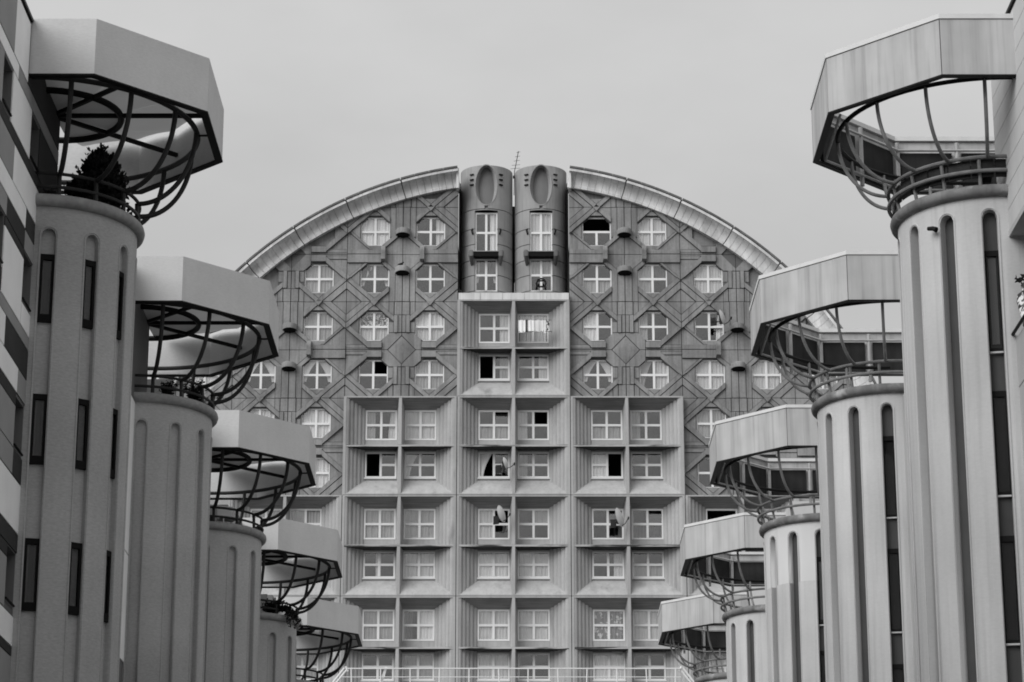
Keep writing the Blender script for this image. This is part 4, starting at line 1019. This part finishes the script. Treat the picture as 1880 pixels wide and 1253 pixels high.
# chair behind the lower column window
t = thing('black_chair', 'black round backed chair standing before the right column window', 'chair', (1.45, D+.02-.18, 42.37))
mb = MB(); mb.tube([(.24*math.cos(q), 0, .32+.26*math.sin(q)) for q in [R(-40+ (260)*k/16) for k in range(17)]], .05, 8); obj('backrest', mb, 'black_plastic', t)
mb = MB(); mb.box(-.24, .24, -.02, .04, .10, .18); mb.box(-.20, .2, -.01, .02, .42, .5); obj('seat', mb, 'black_plastic', t)
for s in (-1, 1): mb = MB(); mb.tube([(s*.2, 0, -.0), (s*.2, 0, .14)], .03, 6); obj('leg', mb, 'black_plastic', t)
# aerial
t = thing('tv_antenna', 'thin leaning television aerial on the roof between the two columns', 'antenna', (.02, D+2.5, 48.6))
mb = MB(); mb.tube([(0, 0, 0), (.02, 0, 1.35), (.10, 0, 1.75), (.24, 0, 2.55)], .022, 6); obj('mast', mb, 'dark_metal', t)
for z, l in ((1.55, .26), (1.75, .22), (2.0, .16), (2.25, .13), (2.5, .10)):
    mb = MB(); x = .06+(z-1.5)*.18; mb.tube([(x-l, -.1, z-.06), (x+l, .1, z+.06)], .011, 5); obj('aerial_rod', mb, 'dark_metal', t)
mb = MB(); mb.box(-.06, .06, -.05, .05, .98, 1.12); obj('junction_box', mb, 'dark_metal', t)
# birds
def bird(loc, label, rz=0):
    t = thing('pigeon', label, 'bird', loc, rz, 'pigeons perched on the round building')
    mb = MB(); mb.tube([(-.20, 0, .05), (-.12, 0, .075), (-.02, 0, .10), (.06, 0, .13), (.10, 0, .19), (.125, 0, .225), (.15, 0, .22), (.18, 0, .212)], [.012, .035, .065, .06, .036, .036, .022, .004], 8); obj('body', mb, 'black_plastic', t)
    for y in (-.025, .025): mb = MB(); mb.tube([(0, y, 0), (0, y, .06)], .007, 4); obj('leg', mb, 'black_plastic', t)
bird((-5.95, D-.42, ZT-F-1.02+.25), 'dark pigeon sitting on the lower round hood left of the columns', .4)
bird((-2.80, D-.40, ZT-2*F+.365), 'dark pigeon at the left end of the pale ledge under the columns', 2.2)
# floodlights on the two nearest right towers
for (tx, ty, a, z, lab) in ((RX(RY[0]), RY[0], 45, 14.83, 'small black floodlight on the nearest pale tower below its rim'), (RX(RY[1]), RY[1], -7, 15.0, 'small black floodlight beside the second pale tower, at its wall edge')):
    t = thing('floodlight', lab, 'floodlight', (tx-1.6*math.sin(R(a)), ty-1.6*math.cos(R(a)), z), -R(a), 'floodlights on the right towers')
    mb = MB(); mb.tube([(0, .02, 0), (0, -.10, .0)], .02, 6); obj('bracket', mb, 'black_plastic', t)
    mb = MB(); mb.tube([(-.08, -.12, .03), (.02, -.12, .01), (.09, -.12, -.03)], [.035, .04, .05], 10); obj('lamp_head', mb, 'black_plastic', t)
# ------------------------------------------------------------------ plants
def leaves(mb, pts, size, up=.4, rnd=random):
    for p in pts:
        d = Vector((rnd.gauss(0, 1), rnd.gauss(0, 1), rnd.gauss(up, .8))).normalized(); q = d.orthogonal().normalized()
        q = (Matrix.Rotation(rnd.uniform(0, 6.3), 3, d) @ q); L = size*rnd.uniform(.6, 1.3); Wd = L*.32; P0 = Vector(p)
        mb.face([P0, P0+d*L*.5+q*Wd, P0+d*L, P0+d*L*.5-q*Wd])
t = thing('conifer_shrub', 'dense dark conifer growing on the nearest left tower balcony', 'shrub', (-7.40, 43.9, 15.26))
mb = MB(); pts = []
rnd = random.Random(3)
for k in range(9000):
    h = rnd.random()**.85; env = .52*math.sin(math.pi*min(1, (h*.80+.20)))**.7*(1-.25*h); env *= 1+.22*math.sin(h*17+rnd.uniform(-.4, .4))*1
    a = rnd.uniform(0, 6.283); env *= 1+.16*math.sin(3*a+h*9)
    r = env*rnd.random()**.35; pts.append((r*math.cos(a), r*math.sin(a), .05+h*1.42))
leaves(mb, pts, .10, 1.3, rnd)
for k in range(46):                                                  # pointed sprigs break the outline
    h = rnd.uniform(.25, 1.0); a = rnd.uniform(0, 6.283); env = .50*math.sin(math.pi*min(1, h*.80+.20))**.7*(1-.25*h)
    b = Vector((env*math.cos(a), env*math.sin(a), .05+h*1.40))
    leaves(mb, [b+Vector((math.cos(a)*.03*j, math.sin(a)*.03*j, .035*j)) for j in range(4)]*3, .085, 1.8, rnd)
obj('crown', mb, 'foliage_dark', t)
mb = MB(); mb.tube([(0, 0, -.05), (0.01, 0, .25), (0, 0, .6)], [.05, .04, .02], 7); obj('trunk', mb, 'bark', t)
mb = MB(); mb.tube([(0, 0, -.04), (0, 0, .0), (0, 0, .16)], [.14, .16, .19], 14); obj('pot', mb, 'black_plastic', t)
def leafy(loc, label, h, spread, n, seed, m='foliage', trail=0, grp=None, size=.075):
    rnd = random.Random(seed); t = thing('leafy_plant', label, 'plant', loc, 0, grp); mb = MB(); st = MB()
    for k in range(n):
        a = rnd.uniform(0, 6.283); q = Vector((math.cos(a)*spread*rnd.random(), math.sin(a)*spread*rnd.random(), h*rnd.uniform(.5, 1)))
        base = Vector((rnd.gauss(0, .05), rnd.gauss(0, .05), 0)); ps = [base.lerp(q, i/5)+Vector((rnd.gauss(0, .015), rnd.gauss(0, .015), 0)) for i in range(6)]
        st.tube(ps, .006, 4); leaves(mb, [ps[i]+Vector((rnd.gauss(0, .03),)*3) for i in range(1, 6) for _ in range(6)], size, .2, rnd)
    for k in range(trail):
        a = rnd.uniform(-.6, 1.2); L = rnd.uniform(.4, .95); ps = []
        for i in range(8):
            u = i/7; ps.append(Vector((.25+u*L*math.cos(a)*.8, -.25-u*.1+rnd.gauss(0, .01), .1+.18*math.sin(u*2.2)-u*u*L*.75)))
        st.tube(ps, .006, 4); leaves(mb, [p_+Vector((rnd.gauss(0, .02), rnd.gauss(0, .02), rnd.gauss(0, .02))) for p_ in ps for _ in range(7)], size*.8, -.1, rnd)
    obj('foliage', mb, m, t); obj('stem', st, 'bark', t)
    mb = MB(); mb.tube([(0, 0, -.10), (0, 0, -.02), (0, 0, .05)], [.09, .11, .12], 10); obj('pot', mb, 'black_plastic', t)
    return t
zt = 15.22
tx, ty = LX(LY[1]), LY[1]
leafy((tx+.75, ty-1.05, zt+.12), 'leafy plant by the front of the second left balcony rail', .36, .26, 14, 11, 'foliage_dark', grp='plants on the second left balcony')
leafy((tx+1.25, ty-.45, zt+.12), 'taller leafy plant at the tip of the second left balcony, under the ribs', .62, .30, 22, 12, 'foliage_dark', grp='plants on the second left balcony')
leafy((tx-.15, ty-1.0, zt+.12), 'low leafy plant nearest the wall on the second left balcony', .30, .22, 12, 13, 'foliage_dark', grp='plants on the second left balcony')
leafy((LX(LY[0])+.25, LY[0]-1.2, zt+.12), 'small leafy plant behind the nearest left railing, beside the conifer', .16, .2, 10, 14, 'foliage_dark')
tx, ty = LX(LY[3]), LY[3]
leafy((tx+.95, ty-.9, zt+.14), 'dark bushy plant trailing over the rim of the fourth left tower', .42, .42, 46, 15, 'foliage_dark', trail=26, size=.09)
leafy((RX(RY[0])-.25, RY[0]-1.25, 15.40+.35), 'sparse weed behind the rail of the nearest right tower', .36, .22, 8, 16, 'foliage')
leafy((AR.location.x+.25, 41.75, 13.45), 'plant with broad dark leaves hanging in the recessed right balcony', .30, .28, 6, 17, 'foliage_dark', size=.12)
# things on the third left balcony
tx, ty = LX(LY[2]), LY[2]
t = thing('white_chair', 'white garden chair behind the rail of the third left tower', 'chair', (tx+.75, ty-.75, zt+.03), .5)
mb = MB(); mb.box(-.22, .22, -.22, .22, .30, .34); obj('seat', mb, 'rail_white', t)
mb = MB(); mb.box(-.22, .22, .19, .22, .36, .72); obj('backrest', mb, 'rail_white', t)
for x in (-.2, .2):
    for y in (-.2, .2): mb = MB(); mb.box(x-.018, x+.018, y-.018, y+.018, 0, .3); obj('leg', mb, 'rail_white', t)
for k, (dx, dy) in enumerate(((-.1, -1.25), (.25, -1.2))):
    t = thing('plant_pot', ('dark planter box on the third left balcony, nearer the wall', 'dark planter box on the third left balcony, nearer the white chair')[k], 'planter', (tx+dx, ty+dy, zt+.03), 0, 'planter boxes on the third left balcony')
    mb = MB(); mb.box(-.15, .15, -.08, .08, 0, .26); mb.box(-.17, .17, -.10, .10, .26, .30); obj('box', mb, 'tile_dark', t)
# patterned cloth over the right balcony
mb = MB(); n = 12
for i in range(n):
    for j in range(5):
        f = lambda i, j: (.05-.05*math.sin(i*1.1+j), i*.085, .66-j*.125-.05*math.sin(i*.6))
        mb.face([f(i, j), f(i, j+1), f(i+1, j+1), f(i+1, j)], True); mb.face([tuple(Vector(p)+Vector((.02, 0, 0))) for p in (f(i, j), f(i+1, j), f(i+1, j+1), f(i, j+1))], True)
tag(obj('patterned_cloth', mb, 'cloth_checks', loc=(AR.location.x, 41.0, 12.84)), 'black and white patterned cloth hung over the right balcony rail', 'cloth')
